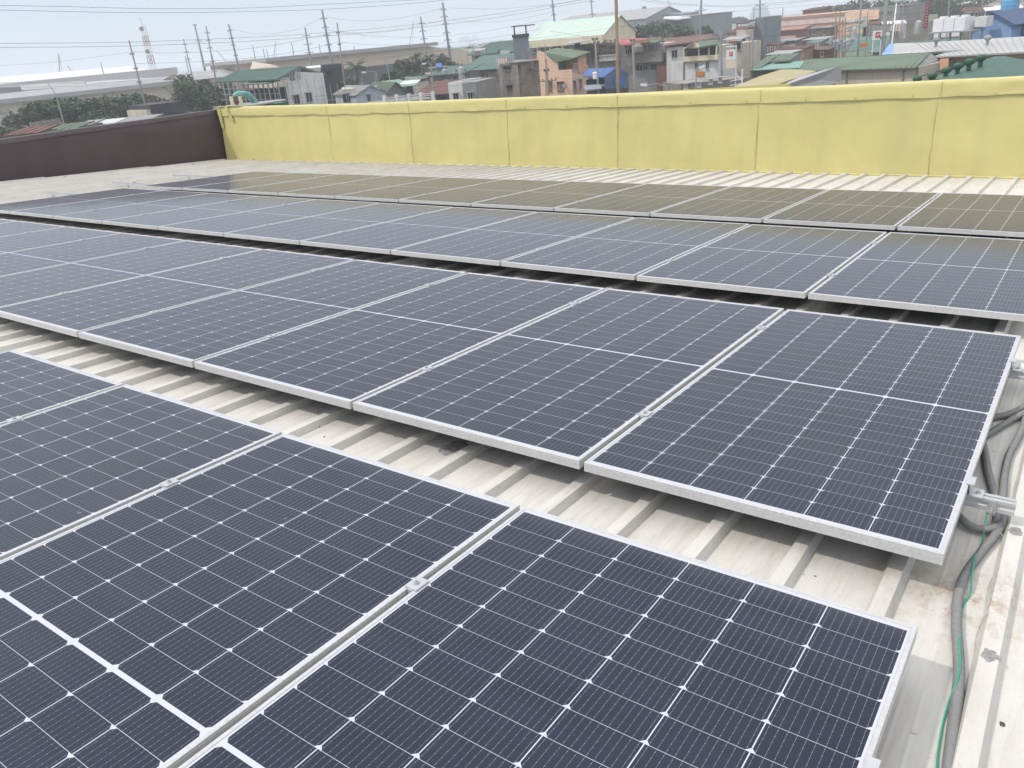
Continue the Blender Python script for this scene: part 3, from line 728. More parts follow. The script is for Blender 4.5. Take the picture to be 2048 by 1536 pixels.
# ---- vegetation
def leafball(b, c, rx, ry, rz, n, size, rn_):
    for i in range(n):
        while True:
            x, y, z = rn_.uniform(-1, 1), rn_.uniform(-1, 1), rn_.uniform(-1, 1); q = x*x+y*y+z*z
            if .25 < q < 1 or (q <= .25 and rn_.random() < .3): break
        if nz(x*1.9+c.x, y*1.9+c.y, z*1.9) > .28: continue
        p = Vector((c.x+x*rx, c.y+y*ry, c.z+z*rz)); s_ = size*rn_.uniform(.5, 1.3)
        a = Vector((rn_.uniform(-1, 1), rn_.uniform(-1, 1), rn_.uniform(-.5, .5))).normalized()
        c2 = a.cross(Vector((rn_.uniform(-1, 1), rn_.uniform(-1, 1), rn_.uniform(-1, 1)))).normalized()
        b.quad(p-a*s_*.5-c2*s_*.2, p+c2*s_*.35-a*s_*.1, p+a*s_*.55+c2*s_*.1, p-c2*s_*.35+a*s_*.1)
def tree(label, u, vtop, dist, hw_px, hh_px, kind='leaf', lobes=9, n=260, leaf=.42, seed=1, group=None, umbrella=False, name='tree'):
    rn_ = random.Random(seed); T = at(u, vtop, dist); ppm = 1590/dist/KD
    rx = hw_px/ppm; rz = hh_px/ppm/2; cz = T.z-rz
    root = empty(name, (T.x, T.y, 0)); tag(root, label, 'tree', group)
    b = MB(); bb = MB(); o = Vector((0, 0, 0)); base = Vector((0, 0, 0)); fork = Vector((rn_.uniform(-.3, .3), rn_.uniform(-.3, .3), max(1.2, cz-rz*.9)))
    tr = max(.12, rx*.07); bb.tube([base, base.lerp(fork, .5)+Vector((.1, .05, 0)), fork], [tr*1.3, tr, tr*.85], 7)
    for k in range(lobes):
        an = 2*math.pi*(k+rn_.random()*.7)/lobes; q = rn_.uniform(.35, .85) if k else 0
        lz = rn_.uniform(-.45, .55) if not umbrella else rn_.uniform(.15, .6)
        c = Vector((math.cos(an)*rx*q, math.sin(an)*rx*q, cz+lz*rz))
        sx = rx*rn_.uniform(.30, .48); sz = rz*(rn_.uniform(.45, .7) if not umbrella else rn_.uniform(.28, .45))
        leafball(b, c, sx, sx, sz, n, leaf, rn_)
        mid = fork.lerp(c, .55)+Vector((0, 0, -rz*.12)); bb.tube([fork, mid, c], [tr*.6, tr*.35, tr*.12], 5)
        for e in range(3):
            tip = c+Vector((rn_.uniform(-1, 1)*sx, rn_.uniform(-1, 1)*sx, rn_.uniform(0, 1)*sz))*.9; bb.tube([mid, mid.lerp(tip, .5)+Vector((0, 0, .2)), tip], [tr*.25, tr*.15, tr*.05], 4)
    bb.build('trunk', MT['bark'], root); b.build('crown', MT[kind], root); return root
def palm(label, u, vtop, dist, hpx, seed=1, group=None):
    rn_ = random.Random(seed); T = at(u, vtop, dist); ppm = 1590/dist/KD; Rf = hpx/ppm
    root = empty('palm_tree', (T.x, T.y, 0)); tag(root, label, 'palm tree', group)
    top = T.z-Rf*.55; b = MB(); b.tube([(0, 0, 0), (.2, .1, top*.5), (0, 0, top)], [.22, .17, .15], 7); b.build('trunk', MT['bark'], root)
    b = MB()
    for k in range(20):
        an = rn_.random()*6.28; el = rn_.uniform(-.2, 1.25); L_ = Rf*rn_.uniform(.8, 1.05); p = Vector((0, 0, top)); dh = Vector((math.cos(an), math.sin(an), 0)); sd_ = Vector((-dh.y, dh.x, 0))
        prev = p
        for q in range(9):
            e = el-q*.17; nx_ = prev+(dh*math.cos(e)+UP*math.sin(e))*L_/9
            wl = Rf*.30*math.sin(math.pi*(q+1.2)/11)
            for sg in (-1, 1):
                for h in (0, .5):
                    a = prev.lerp(nx_, h); b.quad(a, a.lerp(nx_, .5), a+sd_*sg*wl+dh*wl*.4-UP*wl*.35)
            prev = nx_
    b.build('fronds', MT['palm'], root); return root

# ---- left distance: big warehouses
x = Bld('warehouse', 'huge warehouse with a bright white sloping roof at far left', 'warehouse', -170, 212, 285, 372, 300, 120, MT['lgrey'], ztop=13.0)
def roofpx(s, name, pts, th, m): return s.slabpx(name, pts, th, m)
roofpx(x, 'roof', [(-170, 176, 280), (60, 172, 288), (345, 150, 300), (260, 132, 345), (-170, 168, 345)], .4, MT['whroof'])
roofpx(x, 'roof', [(160, 160, 298), (345, 141, 312), (352, 148, 310), (356, 152, 300), (170, 168, 288)], .5, MT['whroof'])
roofpx(x, 'roof', [(40, 171, 286), (168, 158, 294), (174, 167, 290), (172, 172, 284), (44, 180, 280)], .5, MT['greyroof'])
x = Bld('warehouse', 'long low warehouse with a light grey roof band behind the wide trees', 'warehouse', -160, 212, 205, 432, 232, 60, MT['tan2'], ztop=at(200, 186, 216).z)
x.boxp('roof', MT['greyroof'], -1.5, x.w+1.5, -2.2, 61, x.z1, x.z1+1.15)
x.ribroof('roof', MT['greyroof'], x.P(-1.5, -2, x.z1+1.16), x.P(x.w+1.5, -2, x.z1+1.16), x.P(x.w+1.5, 30, x.z1+2.2), x.P(-1.5, 30, x.z1+2.2), .1, 2.5)
for k in range(9):
    b = MB(); xx = 8+k*8.5; b.beam(x.P(xx, -.3, x.z1-.2), x.P(xx+3.4, -.3, x.z1-3.4), .35); x.mesh(b, 'brace', MT['greyroof'])
x = Bld('warehouse', 'small low tan warehouse roof between the utility poles and green roofed house', 'warehouse', 395, 162, 215, 520, 225, 30, MT['tan'], ztop=at(440, 150, 218).z-.5)
x.gable(MT['greyroof'], 2.0, .8, 'x', 1.5, mg=MT['tan'])
x = Bld('warehouse', 'very long tan warehouse with a grey ridged roof in the left centre distance', 'warehouse', 548, 131, 196, 862, 236, 70, MT['tan'], ztop=at(700, 107.5, 205).z)
x.boxp('roof', MT['greyroof'], -2.5, x.w+2.5, -1.6, 71, x.z1, x.z1+1.0)
b = MB(); b.hexa([x.P(x.w+.01, 0, 0), x.P(x.w+26, 3, 0), x.P(x.w+26, 60, 0), x.P(x.w+.01, 69, 0), x.P(x.w+.01, 0, x.z1-.05), x.P(x.w+26, 3, x.z1-4.2), x.P(x.w+26, 60, x.z1-4.2), x.P(x.w+.01, 69, x.z1-.05)]); x.mesh(b, 'lower_wing', MT['tan'])
x.boxp('shade_band', MT['dark'], 4, x.w-1, -.25, -.02, 0, at(700, 136, 205).z)  # dark strip painted in for the shade below the tan wall
x.slabpx('roof', [(505, 123, 194), (545, 129, 193), (560, 134, 193), (500, 140, 190)], .3, MT['tan'])
# ---- green roofed steel frame house
G = Bld('house', 'half built steel frame house with large green gable roof and scaffolding', 'house', 571, 150, 88, 648, 92, 12, MT['white'], body=None, ztop=at(571, 163, 88).z)
zt = G.z1; zr = at(600, 133, 92).z
b = MB(); G.hx(b, 0, G.w*.98, 0, .2, 0, zt)
b.hexa([G.P(1.35, 0, zt), G.P(G.w*.98, 0, zt), G.P(G.w*.98, .2, zt), G.P(1.35, .2, zt), G.P(1.35, 0, zr-.5), G.P(G.w*.98, 0, zt+.55), G.P(G.w*.98, .2, zt+.55), G.P(1.35, .2, zr-.5)])
G.mesh(b, 'wall', MT['white'])
GV = flat(at(478, 143, 106))-flat(at(600, 132, 92)); ra = at(600, 132, 92); le = at(553, 158, 86); re = at(651, 148, 91)
G.ribroof('roof', MT['green'], le, le+GV, ra+GV, ra, .18, .6)
G.ribroof('roof', MT['green'], re, re+GV, ra+GV+UP*.01, ra+UP*.01, .18, .6)
G.slabpx('awning', [(537, 166, 86), (482, 169, 90), (500, 163, 95), (560, 160, 90)], .12, MT['green'])
for k in range(12):
    t_ = k/11; p = at(445+110*t_, 165, 92-5*t_); b = MB(); b.beam(flat(p), p, .13); G.mesh(b, 'post', MT['steel'])
for k in range(3):
    b = MB(); b.beam(at(445, 178+k*11, 92), at(560, 176+k*11, 88), .09); G.mesh(b, 'beam', MT['steel'])
b = MB()
for k in range(9):
    t_ = k/8; a = at(560+40*t_, 160-1*t_, 88); a2 = at(556+44*t_, 158-24*t_, 88); b.beam(a, a2, .07)
    if k < 8: b.beam(a2, at(560+40*(k+1)/8, 160, 88), .06)
G.mesh(b, 'truss', MT['steel'])
p0 = flat(at(455, 180, 98)); p1 = flat(at(570, 180, 95)); b = MB(); b.slab([p0+UP*(zt-.9), p1+UP*(zt-.9), p1+UP*.1, p0+UP*.1], .2, Vector((0, 1, 0))); G.mesh(b, 'back_wall', MT['dark'])  # slab coloured dark to stand in for the shaded interior
for uu, vv, ww, hh in ((500, 180, 9, 9), (537, 178, 8, 9)):
    pass
for uu, vv, ww, hh in ((593, 200, 12, 16), (618, 195, 11, 15)): G.win(uu, vv, ww, hh)
b = MB()
for k in range(11): 
    xx = -3+k*1.05; b.beam(G.P(xx, -1.1, 0), G.P(xx, -1.1, zt+(.2 if k < 8 else -.9)), .05)
for k in range(7): b.beam(G.P(-3.2, -1.1, .9+k*1.15), G.P(G.w+.6, -1.1, .9+k*1.15), .05)
G.mesh(b, 'scaffold', MT['steel'])
# dark box building behind it
x = Bld('building', 'black box building standing behind the green roofed house', 'building', 640, 131, 112, 687, 112, 10, MT['dark']); x.win(658, 147, 8, 9, fm=MT['dark'])
x.slabpx('canopy', [(612, 133, 108), (640, 130, 108), (642, 134, 104), (614, 136, 104)], .15, MT['whitemetal'])
# turquoise duct, pillars, low dark green wall
b = MB(); pts = [at(470, 194, 60), at(474, 189.5, 60), at(482, 188, 60.5), at(492, 188.5, 61), at(499, 192, 61.5), at(505, 199, 62), at(512, 207, 62), at(517, 215, 62)]
b.tube(smooth_path(pts, .1), .27, 16); o = b.build('duct', MT['turq'], smooth=True); tag(o, 'shiny turquoise curved exhaust duct just behind the corner of the two walls', 'duct')
x = Bld('rooftop_shed', 'low roof with cream posts right behind the yellow wall corner', 'shed', 460, 192, 58, 481, 58.5, 2, MT['cream'], body=None)
for uu in (463, 481): 
    p = at(uu, 193, 58); x.boxp('post', MT['cream'], *(lambda h: (h-.11, h+.11))(x.hit(uu, 193)[0]), 0, .25, 0, p.z)
x.boxp('door_panel', MT['rust'], .35, .62, .05, .12, 0, x.z1-.1)
x.slabpx('roof', [(425, 216, 52), (492, 212, 54), (572, 199, 64), (568, 198, 70), (470, 208, 62)], .12, MT['greyroof'])
x.boxp('lower_wall', MT['dkgreen'], 1.2, 5.5, .6, 2, 0, at(540, 205, 62).z)
# ---- houses left of centre
x = Bld('house', 'small blue grey house with gabled wall and narrow dark doorway', 'house', 711, 182, 96, 770, 100, 9, MT['bluegrey'], ztop=at(740, 184, 98).z)
x.gable(MT['greyroof'], 1.0, .3, 'y', .5, mg=MT['bluegrey']); x.win(738, 198, 6, 15)
x = Bld('house', 'flat roofed pale house with wide shaded window beside the blue grey house', 'house', 684, 179, 98, 710, 98, 8, MT['cream2']); x.win(697, 196, 22, 14, m=MT['pane'])
x = Bld('house', 'house with a low grey green hipped roof among the left centre houses', 'house', 770, 184, 102, 812, 104, 9, MT['grey'], ztop=at(790, 184, 103).z)
x.gable(MT['olivegreen'], 1.5, .6, 'y', .5, mg=MT['grey'])
x = Bld('house', 'small house with a light aqua roof below the dense trees', 'house', 800, 176, 112, 826, 113, 7, MT['dark'], ztop=at(812, 173, 112).z); x.shed(MT['aqua'], .9, .6)
b = MB(); 
for k in range(5):
    p = at(770+k*24, 200-k*2.0, 78); b.beam(flat(p), p+UP*.5, .35)
for q in range(3):
    b.beam(at(770, 196+q*4, 78), at(868, 186+q*4, 78), .12)
o = b.build('railing', MT['white']); tag(o, 'white concrete balustrade with grey posts above the yellow wall', 'railing')
x = Bld('house', 'flat roofed grey terrace house below the white balustrade', 'house', 770, 200, 80, 872, 82, 8, MT['conc2'], ztop=at(820, 203, 80).z)
x = Bld('house', 'old shack with rusty red roof between balustrade and white house', 'house', 835, 188, 92, 893, 90, 8, MT['dark'], ztop=at(865, 190, 91).z); x.shed(MT['rust'], 1.3, .5)
x = Bld('house', 'white cube house with two dark square windows over the yellow wall', 'house', 896, 170, 86, 924, 83, 8, MT['white']); x.parapet(MT['white'], .25); x.win(912, 194, 9, 12)
x = Bld('house', 'grey flat house joined to the white cube house', 'house', 924.5, 166, 83.5, 952, 83, 8, MT['grey'], ztop=at(938, 165, 83).z); x.win(941, 193, 9, 13)
x = Bld('house', 'two storey grey house with white corner strip and green roof', 'house', 856, 151, 106, 925, 102, 8, MT['conc2'], ztop=at(890, 150, 104).z); x.shed(MT['green'], .9, .8)
x.win(910, 158, 7, 11); x.win(897, 158, 4, 9); x.boxp('corner_strip', MT['white'], .3, .8, -.06, -.003, 0, x.z1-.3); x.win(893, 165, 7, 7)
x = Bld('rooftop_shed', 'grey water shed with a blue tarpaulin on top of grey house', 'shed', 856, 136, 110, 895, 110, 5, MT['concrete'], ztop=at(875, 135, 110).z)
x.slabpx('tarpaulin', [(871, 134, 108), (885, 134, 108), (883, 126, 110), (872, 127, 110)], .25, MT['blue'])
x = Bld('house', 'wide house with a long low green hipped roof and cream windows', 'house', 924, 146, 118, 1000, 112, 12, MT['conc2'], ztop=at(960, 142, 114).z); x.shed(MT['green'], 2.0, .8)
for uu in (945, 955, 966, 974): x.win(uu, 150-(uu-945)*.03, 6, 7)
x = Bld('building', 'green roofed two storey row with cream balcony below the dark tower', 'building', 944, 112, 148, 1026, 140, 14, MT['dkgreen'], ztop=at(985, 108, 144).z); x.shed(MT['dkgreen'], 2.2, .9)
for uu in (952, 964, 978, 990, 1008): x.win(uu, 117-(uu-952)*.05, 9, 10)
x.boxp('balcony', MT['yel2'], 0, x.w*.45, -.7, -.01, at(960, 132, 146).z, at(960, 127, 146).z)
for uu in (944, 973, 1001):
    h = x.hit(uu, 118)[0]; x.boxp('column', MT['cream'], h-.15, h+.15, -.9, -.7, 0, x.z1-.1)
# unfinished concrete house
x = Bld('house', 'unfinished raw concrete block house left of the peach house', 'house', 1003, 131, 92, 1034, 88, 8, MT['concrete']); x.boxp('roof_slab', MT['conc2'], -.2, x.w*.72, -.3, 8, x.z1+.01, x.z1+.22)
x.win(1018, 136, 18, 6, fm=MT['concrete']); x.win(1019, 174, 10, 6, fm=MT['concrete'])
x2 = Bld('house', 'taller weathered concrete block wing with chimney like shaft beside the peach house', 'house', 1035, 122, 89.5, 1078, 92, 8, MT['concrete'], ztop=at(1055, 124, 90).z)
x2.boxp('shaft', MT['conc2'], .3, 1.1, -.25, -.01, 0, x2.z1-.3); x2.win(1039, 135, 5, 8, fm=MT['concrete']); x2.win(1043, 168, 3, 4, fm=MT['concrete']); x2.win(1063, 140, 5, 4, fm=MT['concrete'])
x2.boxp('roof_slab', MT['conc2'], -.2, x2.w+.2, -.3, 8, x2.z1+.01, x2.z1+.16)
x = Bld('tower', 'dark grey square stair tower in front of the mint roofed building', 'tower', 1026, 76, 112, 1057, 112, 6, MT['greysteel']); x.boxp('cap', MT['dark'], -.15, x.w+.15, -.15, 6.15, x.z1+.01, x.z1+.5)
b = MB(); xx = x
for a in (0.3, x.w-.3):
    for c in (.3, 5.7): b.beam(x.P(a, c, x.z1+.5), x.P(a, c, x.z1+1.7), .15)
x.mesh(b, 'posts', MT['dark']); x.boxp('canopy', MT['dark'], -.2, x.w+1.2, -.2, 6.3, x.z1+1.7, x.z1+1.82)
# mint roofed building
x = Bld('building', 'large cream building with a bright mint green roof', 'building', 1057, 81, 144, 1207, 137, 15, MT['cream'], ztop=at(1130, 74.5, 140.5).z, lim=.6)
x.gable(MT['mint'], 3.3, .35, 'x', 1.0, mg=MT['cream'])
x.boxp('fascia', MT['cream'], -.3, x.w+.3, -1.1, -.01, x.z1-1.55, x.z1-.12)
for uu in (1066, 1090, 1114, 1137): x.win(uu, 98-(uu-1069)*.05, 18, 11, m=MT['paneb'], fm=MT['cream'])
x.win(1068, 127, 15, 34, m=MT['salmon2'])
for uu in (1077, 1102, 1127):
    h = x.hit(uu, 100)[0]; x.boxp('pilaster', MT['cream'], h-.25, h+.25, -.45, -.02, 0, x.z1-1.56)
for k in range(5):
    b = MB(); q = at(1248+k*4.5, 55-k*.3, 150); b.tube([q, q+UP*.9], .8, 8); x.mesh(b, 'roof_vent', MT['steel'])
# ---- peach house
x = Bld('house', 'bright peach three storey house with brown windows and green shed roof', 'house', 1079, 146, 84.4, 1144, 82.8, 6.0, MT['peach'], ztop=at(1130, 144, 83).z)
q0 = at(1080, 102, 84.4).z; q1 = at(1087, 104, 84.2).z; q2 = at(1116, 121, 83.5).z
h1, h2 = x.hit(1087, 130)[0], x.hit(1116, 130)[0]
b = MB(); b.slab([x.P(0, 0, x.z1), x.P(0, 0, q0), x.P(h1, 0, q1), x.P(h2, 0, q2), x.P(h2, 0, x.z1)], .2, x.n); x.mesh(b, 'gable', MT['peach'])
x.boxp('upper_room', MT['peach2'], x.w*.60, x.w-.02, 2.6, 5.8, x.z1, x.z1+1.9)
x.boxp('recess_shade', MT['paneb'], x.w*.56, x.w*.62, .4, 5.6, x.z1, x.z1+1.7)  # solid dark block, its colour stands in for shade in a recess
b = MB(); b.slab([x.P(h2, -.3, q2-.1), x.P(x.w+.3, -.1, x.z1+1.55), x.P(x.w+.5, 6.1, x.z1+1.95), x.P(.2, 6.1, q0+.1), x.P(h1, .1, q1)], .12); x.mesh(b, 'roof', MT['olivegreen'])
x.boxp('parapet', MT['peach'], h2, x.w, 0, .15, x.z1+.003, x.z1+.25)
b = MB(); x.hx(b, x.w-.12, x.w+.10, 2.2, 6, x.z1-.45, x.z1+.35); x.mesh(b, 'balcony', MT['peach2'])
for uu, vv, ww, hh in ((1150, 134, 7, 9), (1149, 170, 5, 15), (1161, 168, 5, 15)): x.win(uu, vv, ww, hh, 'r', m=MT['salmon2'])
x.win(1099, 173, 8, 14, m=MT['salmon2'], fm=MT['rust2']); x.win(1121, 173, 11, 14, m=MT['salmon2'], fm=MT['rust2'])
b = MB(); q = x.P(x.hit(1130, 171)[0], -.3, x.hit(1130, 171)[1]); b.tube([q, q-x.n*.05], .25, 10); x.mesh(b, 'satellite_dish', MT['steel'])
# ---- blue roofed house
x = Bld('house', 'small house with a blue metal roof and open porch', 'house', 1172, 158, 78, 1212, 74, 8, MT['dark'], ztop=at(1200, 160, 76).z)
x.ribroof('roof', MT['blue'], at(1208, 154, 72), at(1165, 152, 77), at(1172, 137, 84), at(1232, 135, 80), .1, .5)
x.ribroof('roof', MT['dkblue'], at(1257, 144, 80), at(1235, 134, 92), at(1215, 133, 90), at(1232, 135, 80.1), .1, .5)
b = MB(); b.slab([at(1209, 156, 72.2), at(1232, 138, 74.5), at(1255, 146, 76.5), at(1255, 175, 76.5), at(1209, 178, 72.2)], .15, Vector((0, .4, 0))); x.mesh(b, 'gable_wall', MT['dkblue'])
x.slabpx('canopy', [(1167, 171, 72), (1200, 168, 70), (1204, 176, 66), (1170, 180, 67)], .1, MT['greysteel'])
x.boxp('banner', MT['whitemetal'], .4, 2.8, -.35, -.28, at(1190, 182, 72).z, at(1190, 178, 72).z)
for uu in (1222, 1241): 
    q = at(uu, 162, 73.8); b = MB(); b.slab([q+Vector((-.3, 0, .35)), q+Vector((.3, 0, .35)), q+Vector((.3, 0, -.35)), q+Vector((-.3, 0, -.35))], .06, Vector((0, 1, 0))); x.mesh(b, 'blue_panel', MT['blue'])
# ---- old dark apartments
x = Bld('apartment_building', 'old mouldy apartment block with balcony rail of white balusters', 'building', 1140, 92, 112, 1240, 104, 16, MT['concrete'], ztop=at(1190, 90, 108).z)
x.slabpx('roof', [(1134, 88, 106), (1160, 84, 106), (1178, 81, 106), (1180, 79, 118), (1142, 82, 118)], .12, MT['greyroof'])
x.boxp('balcony', MT['conc2'], 0, 1.5+x.w*.12, -1.4, -.01, at(1150, 112, 108).z, at(1150, 98, 108).z)
b = MB()
rb = random.Random(3)
for k in range(46):
    xx = x.w*(.38+.60*k/46); zz = x.z1; b.beam(x.P(xx, -.12, zz-2.6*rb.random()-.4), x.P(xx, -.12, zz+rb.random()*.6), .08)
x.mesh(b, 'timber_posts', MT['bark'])
for uu, vv in ((1155, 92), (1167, 117), (1150, 121), (1180, 100), (1205, 96), (1225, 97), (1222, 108)): x.win(uu, vv, 10, 9, fm=MT['concrete'])
b = MB(); hz = at(1210, 122, 105).z
for k in range(14): q = x.P(x.w*(.62+.36*k/13), -.5, hz); b.tube([q, q+UP*.55], [.10, .06], 6)
x.hx(b, x.w*.60, x.w, -.62, -.38, hz+.55, hz+.68); x.hx(b, x.w*.60, x.w, -.62, -.38, hz-.25, hz-.01); x.mesh(b, 'balustrade', MT['white'])
y = Bld('apartment_building', 'soot stained grey apartment block with curved concrete balcony and red roof', 'building', 1241, 92, 103, 1332, 98, 14, MT['concrete'], ztop=at(1290, 110, 100).z)
y.boxp('lower_wall', MT['grey'], y.w*.3, y.w-.2, -.5, -.01, 0, at(1300, 142, 99).z)
y.boxp('balcony', MT['concrete'], y.w*.22, y.w-.1, -1.5, -.51, at(1300, 126, 99).z, at(1300, 105, 99).z)
y.boxp('upper_floor', MT['concrete'], y.w*.05, y.w*.42, .5, 9, y.z1+.005, at(1260, 92, 101).z)
y.boxp('upper_floor', MT['pinkw'], y.w*.46, y.w-.2, .3, 6, y.z1+.005, at(1310, 89, 99).z)
y.slabpx('roof', [(1240, 90, 100), (1296, 85, 100), (1290, 76, 108), (1242, 78, 108)], .12, MT['red'])
for uu, vv, ww, hh in ((1279, 138, 12, 14), (1291, 138, 8, 12), (1308, 134, 12, 12), (1310, 170, 17, 14), (1285, 172, 10, 12), (1255, 104, 7, 8), (1297, 150, 8, 8)): y.win(uu, vv, ww, hh)
y.boxp('corrugated_hut', MT['rust'], y.w*.88, y.w+1.2, -1.6, -.4, 0, at(1332, 133, 97).z)
b = MB(); q = at(1276, 100, 100); b.lathe([(.1, -.5), (.75, -.3), (.8, .5), (.3, .95)], q, 10); 
y.mesh(b, 'water_tank', MT['conc2'])
# ---- white and cream house with grey roof
x = Bld('house', 'whitewashed upper storey house with brown roof edge and one window', 'house', 1333, 96, 99, 1368, 99, 8, MT['white'], ztop=at(1350, 93.5, 99).z); x.win(1349, 108, 10, 11)
x.slabpx('roof', [(1329, 92, 98.5), (1371, 85.5, 98.5), (1432, 76, 110), (1428, 67, 125), (1330, 76, 118)], .15, MT['rust'])
x.slabpx('roof_patch', [(1362, 84, 104), (1400, 77, 108), (1412, 73.5, 114), (1378, 80, 110)], .1, MT['greyroof'])
zp = lambda v, u=1400, dd=97: at(u, v, dd).z
x2 = Bld('house', 'cream balcony house under a grey green hipped roof', 'house', 1342, 123, 98, 1437, 96, 8, MT['white'], ztop=zp(121))
x2.boxp('balcony_wall', MT['cream'], x2.hit(1369, 118)[0], x2.w, -.55, -.01, zp(121), zp(111))
x2.boxp('upper_room', MT['cream2'], x2.hit(1369, 118)[0], x2.w-.3, 1.0, 7, x2.z1+.005, zp(95))
x2.boxp('opening_shade', MT['pane'], x2.hit(1371, 118)[0], x2.w-.5, .6, .98, x2.z1+.006, zp(97))  # solid dark slab paints the shade behind the balcony columns
for uu in (1370, 1400, 1420, 1435):
    h = min(max(x2.hit(uu, 100)[0], .15), x2.w-.15); x2.boxp('column', MT['cream'], h-.09, h+.09, -.5, -.32, zp(111)+.002, zp(94))
x2.ribroof('roof', MT['olivegreen'], at(1400, 94, 95.2), at(1441, 87, 95.8), at(1428, 79, 104), at(1390, 83, 103), .12, .5)
b = MB(); b.slab([at(1368, 98, 96.8), at(1389, 84, 96.8), at(1401, 94.5, 96.2)], .2, x2.n); x2.mesh(b, 'gable', MT['cream'])
x2.slabpx('roof', [(1366, 98, 96), (1389, 83, 96), (1392, 83, 103), (1370, 92, 103)], .1, MT['cream2'])
for uu, vv, ww, hh in ((1393, 132, 5, 10), (1415, 131, 5, 12)): x2.win(uu, vv, ww, hh)
h = x2.hit(1401, 147)[0]; x2.boxp('orange_sign', MT['orange'], h-.6, h+.6, -.12, -.01, zp(152), zp(143))
h = x2.hit(1368, 140)[0]; x2.boxp('rain_pipe', MT['bark'], h-.06, h+.06, -.14, -.01, 0, zp(122))
# low street wall with window openings
x = Bld('low_building', 'low mossy concrete building with small pale windows above the yellow wall', 'building', 1362, 168, 76, 1500, 86, 6, MT['conc2'], ztop=at(1430, 157, 80).z)
for uu, vv in ((1371, 173), (1398, 169), (1421, 163), (1440, 160)): x.win(uu, vv, 6, 7, m=MT['frame'], fm=MT['white'])
x.boxp('terrace_edge', MT['cream2'], -.1, x.w*.25, -.2, .6, x.z1+.005, x.z1+.2)
x = Bld('house', 'stepped pale house with stacked cream storeys behind the red logo sign', 'house', 1453, 88, 116, 1482, 114, 9, MT['cream2'], ztop=at(1465, 88, 115).z); x.win(1478, 92, 6, 10); 
x = Bld('house', 'narrow pinkish house of three stacked storeys beside the dark tower', 'house', 1473, 60, 124, 1494, 122, 8, MT['pinkw'], ztop=at(1484, 60, 123).z); x.win(1484, 79, 13, 8); x.win(1484, 120, 6, 12)
x.boxp('terrace', MT['grey'], -.1, x.w+.1, -1.0, -.01, at(1484, 108, 123).z, at(1484, 98, 123).z)
x = Bld('house', 'small salmon house behind the pinkish narrow house', 'house', 1454, 62, 148, 1476, 146, 8, MT['salmon'], ztop=at(1465, 66, 147).z); x.shed(MT['rust'], 1, .4)
x = Bld('tower', 'tall dark green grey building with a slanted lookout roof', 'tower', 1496, 42, 126, 1528, 124, 8, MT['greysteel'], ztop=at(1510, 54, 125).z)
x.boxp('upper_wall', MT['greysteel'], x.w*.45, x.w, 0, 8, x.z1+.005, x.z1+1.5)
x.slabpx('roof', [(1472, 47, 124), (1494, 46, 122), (1512, 39, 126), (1490, 39, 130)], .12, MT['dark'])
# salmon long building
x = Bld('factory', 'very long salmon and pale pink factory with brown roof bands', 'factory', 1528, 62, 185, 1692, 172, 30, MT['salmon'], ztop=at(1600, 32, 180).z)
x.boxp('pale_band', MT['pinkw'], 0, x.w, -.3, -.01, at(1600, 50, 180).z, at(1600, 37, 180).z)
x.ribroof('canopy', MT['salmon2'], x.P(0, -5, at(1600, 57, 180).z), x.P(x.w*.6, -5, at(1600, 57, 180).z), x.P(x.w*.6, -.3, at(1600, 51, 180).z), x.P(0, -.3, at(1600, 51, 180).z), .2, 2)
x.boxp('parapet', MT['salmon2'], -.2, x.w+.2, -.6, -.31, at(1600, 36.5, 180).z, x.z1)
for uu in (1534, 1572, 1611, 1650): x.win(uu, 48-(uu-1534)*.08, 4, 5, m=MT['salmon2'])
x.boxp('red_wall', MT['salmon'], 1, x.w*.52, -6, -5.02, 0, at(1570, 72, 180).z)
x = Bld('building', 'peach end building with pale corner columns right of the salmon factory', 'building', 1690, 28, 162, 1738, 158, 14, MT['peach'], ztop=at(1712, 24, 160).z)
x.boxp('white_band', MT['white'], 0, x.w, -.3, -.01, at(1712, 44, 160).z, at(1712, 38, 160).z); x.boxp('column', MT['cream2'], x.w-1.0, x.w-.1, -.5, -.31, 0, x.z1-1)
x = Bld('house', 'dark rooftop lookout hut on top of the salmon factory', 'house', 1606, 14, 205, 1640, 203, 8, MT['rust'], ztop=at(1622, 20, 204).z); x.shed(MT['rust'], .5, .4)
b = MB(); x = Bld('building', 'brown shop building behind the big grey concrete pole', 'building', 1741, 12, 150, 1800, 145, 12, MT['grey'], ztop=at(1765, 14, 148).z); 
x.boxp('cornice', MT['peach'], -.3, x.w*.35, -.4, -.01, x.z1-2.2, x.z1-.4)
# shanties
rb = random.Random(11)
shan = [(1518, 90, 128, 1552, 'greyroof', 'conc2', 'shanty with rusty grey roof below the salmon factory'), (1556, 82, 132, 1590, 'greyroof', 'concrete', 'crumbling block shanty under a dark tin roof'),
        (1592, 78, 134, 1606, 'dark', 'dark', 'narrow dark tin shack among the shanties'), (1608, 79, 130, 1650, 'palegrey', 'conc2', 'block hut with pale flat tin roof'),
        (1560, 98, 112, 1608, 'rust', 'salmon2', 'low red walled hut under a tin roof'), (1612, 100, 114, 1655, 'rust2', 'rust', 'low shack under rusty pinkish tin sheets'),
        (1618, 56, 152, 1660, 'greyroof', 'rust2', 'tall rough shack with creeper covered roof'), (1535, 108, 104, 1580, 'palegrey', 'grey', 'narrow hut with a bright tin roof strip'),
        (1655, 84, 126, 1690, 'greyroof', 'conc2', 'grey block hut under the transformer poles')]
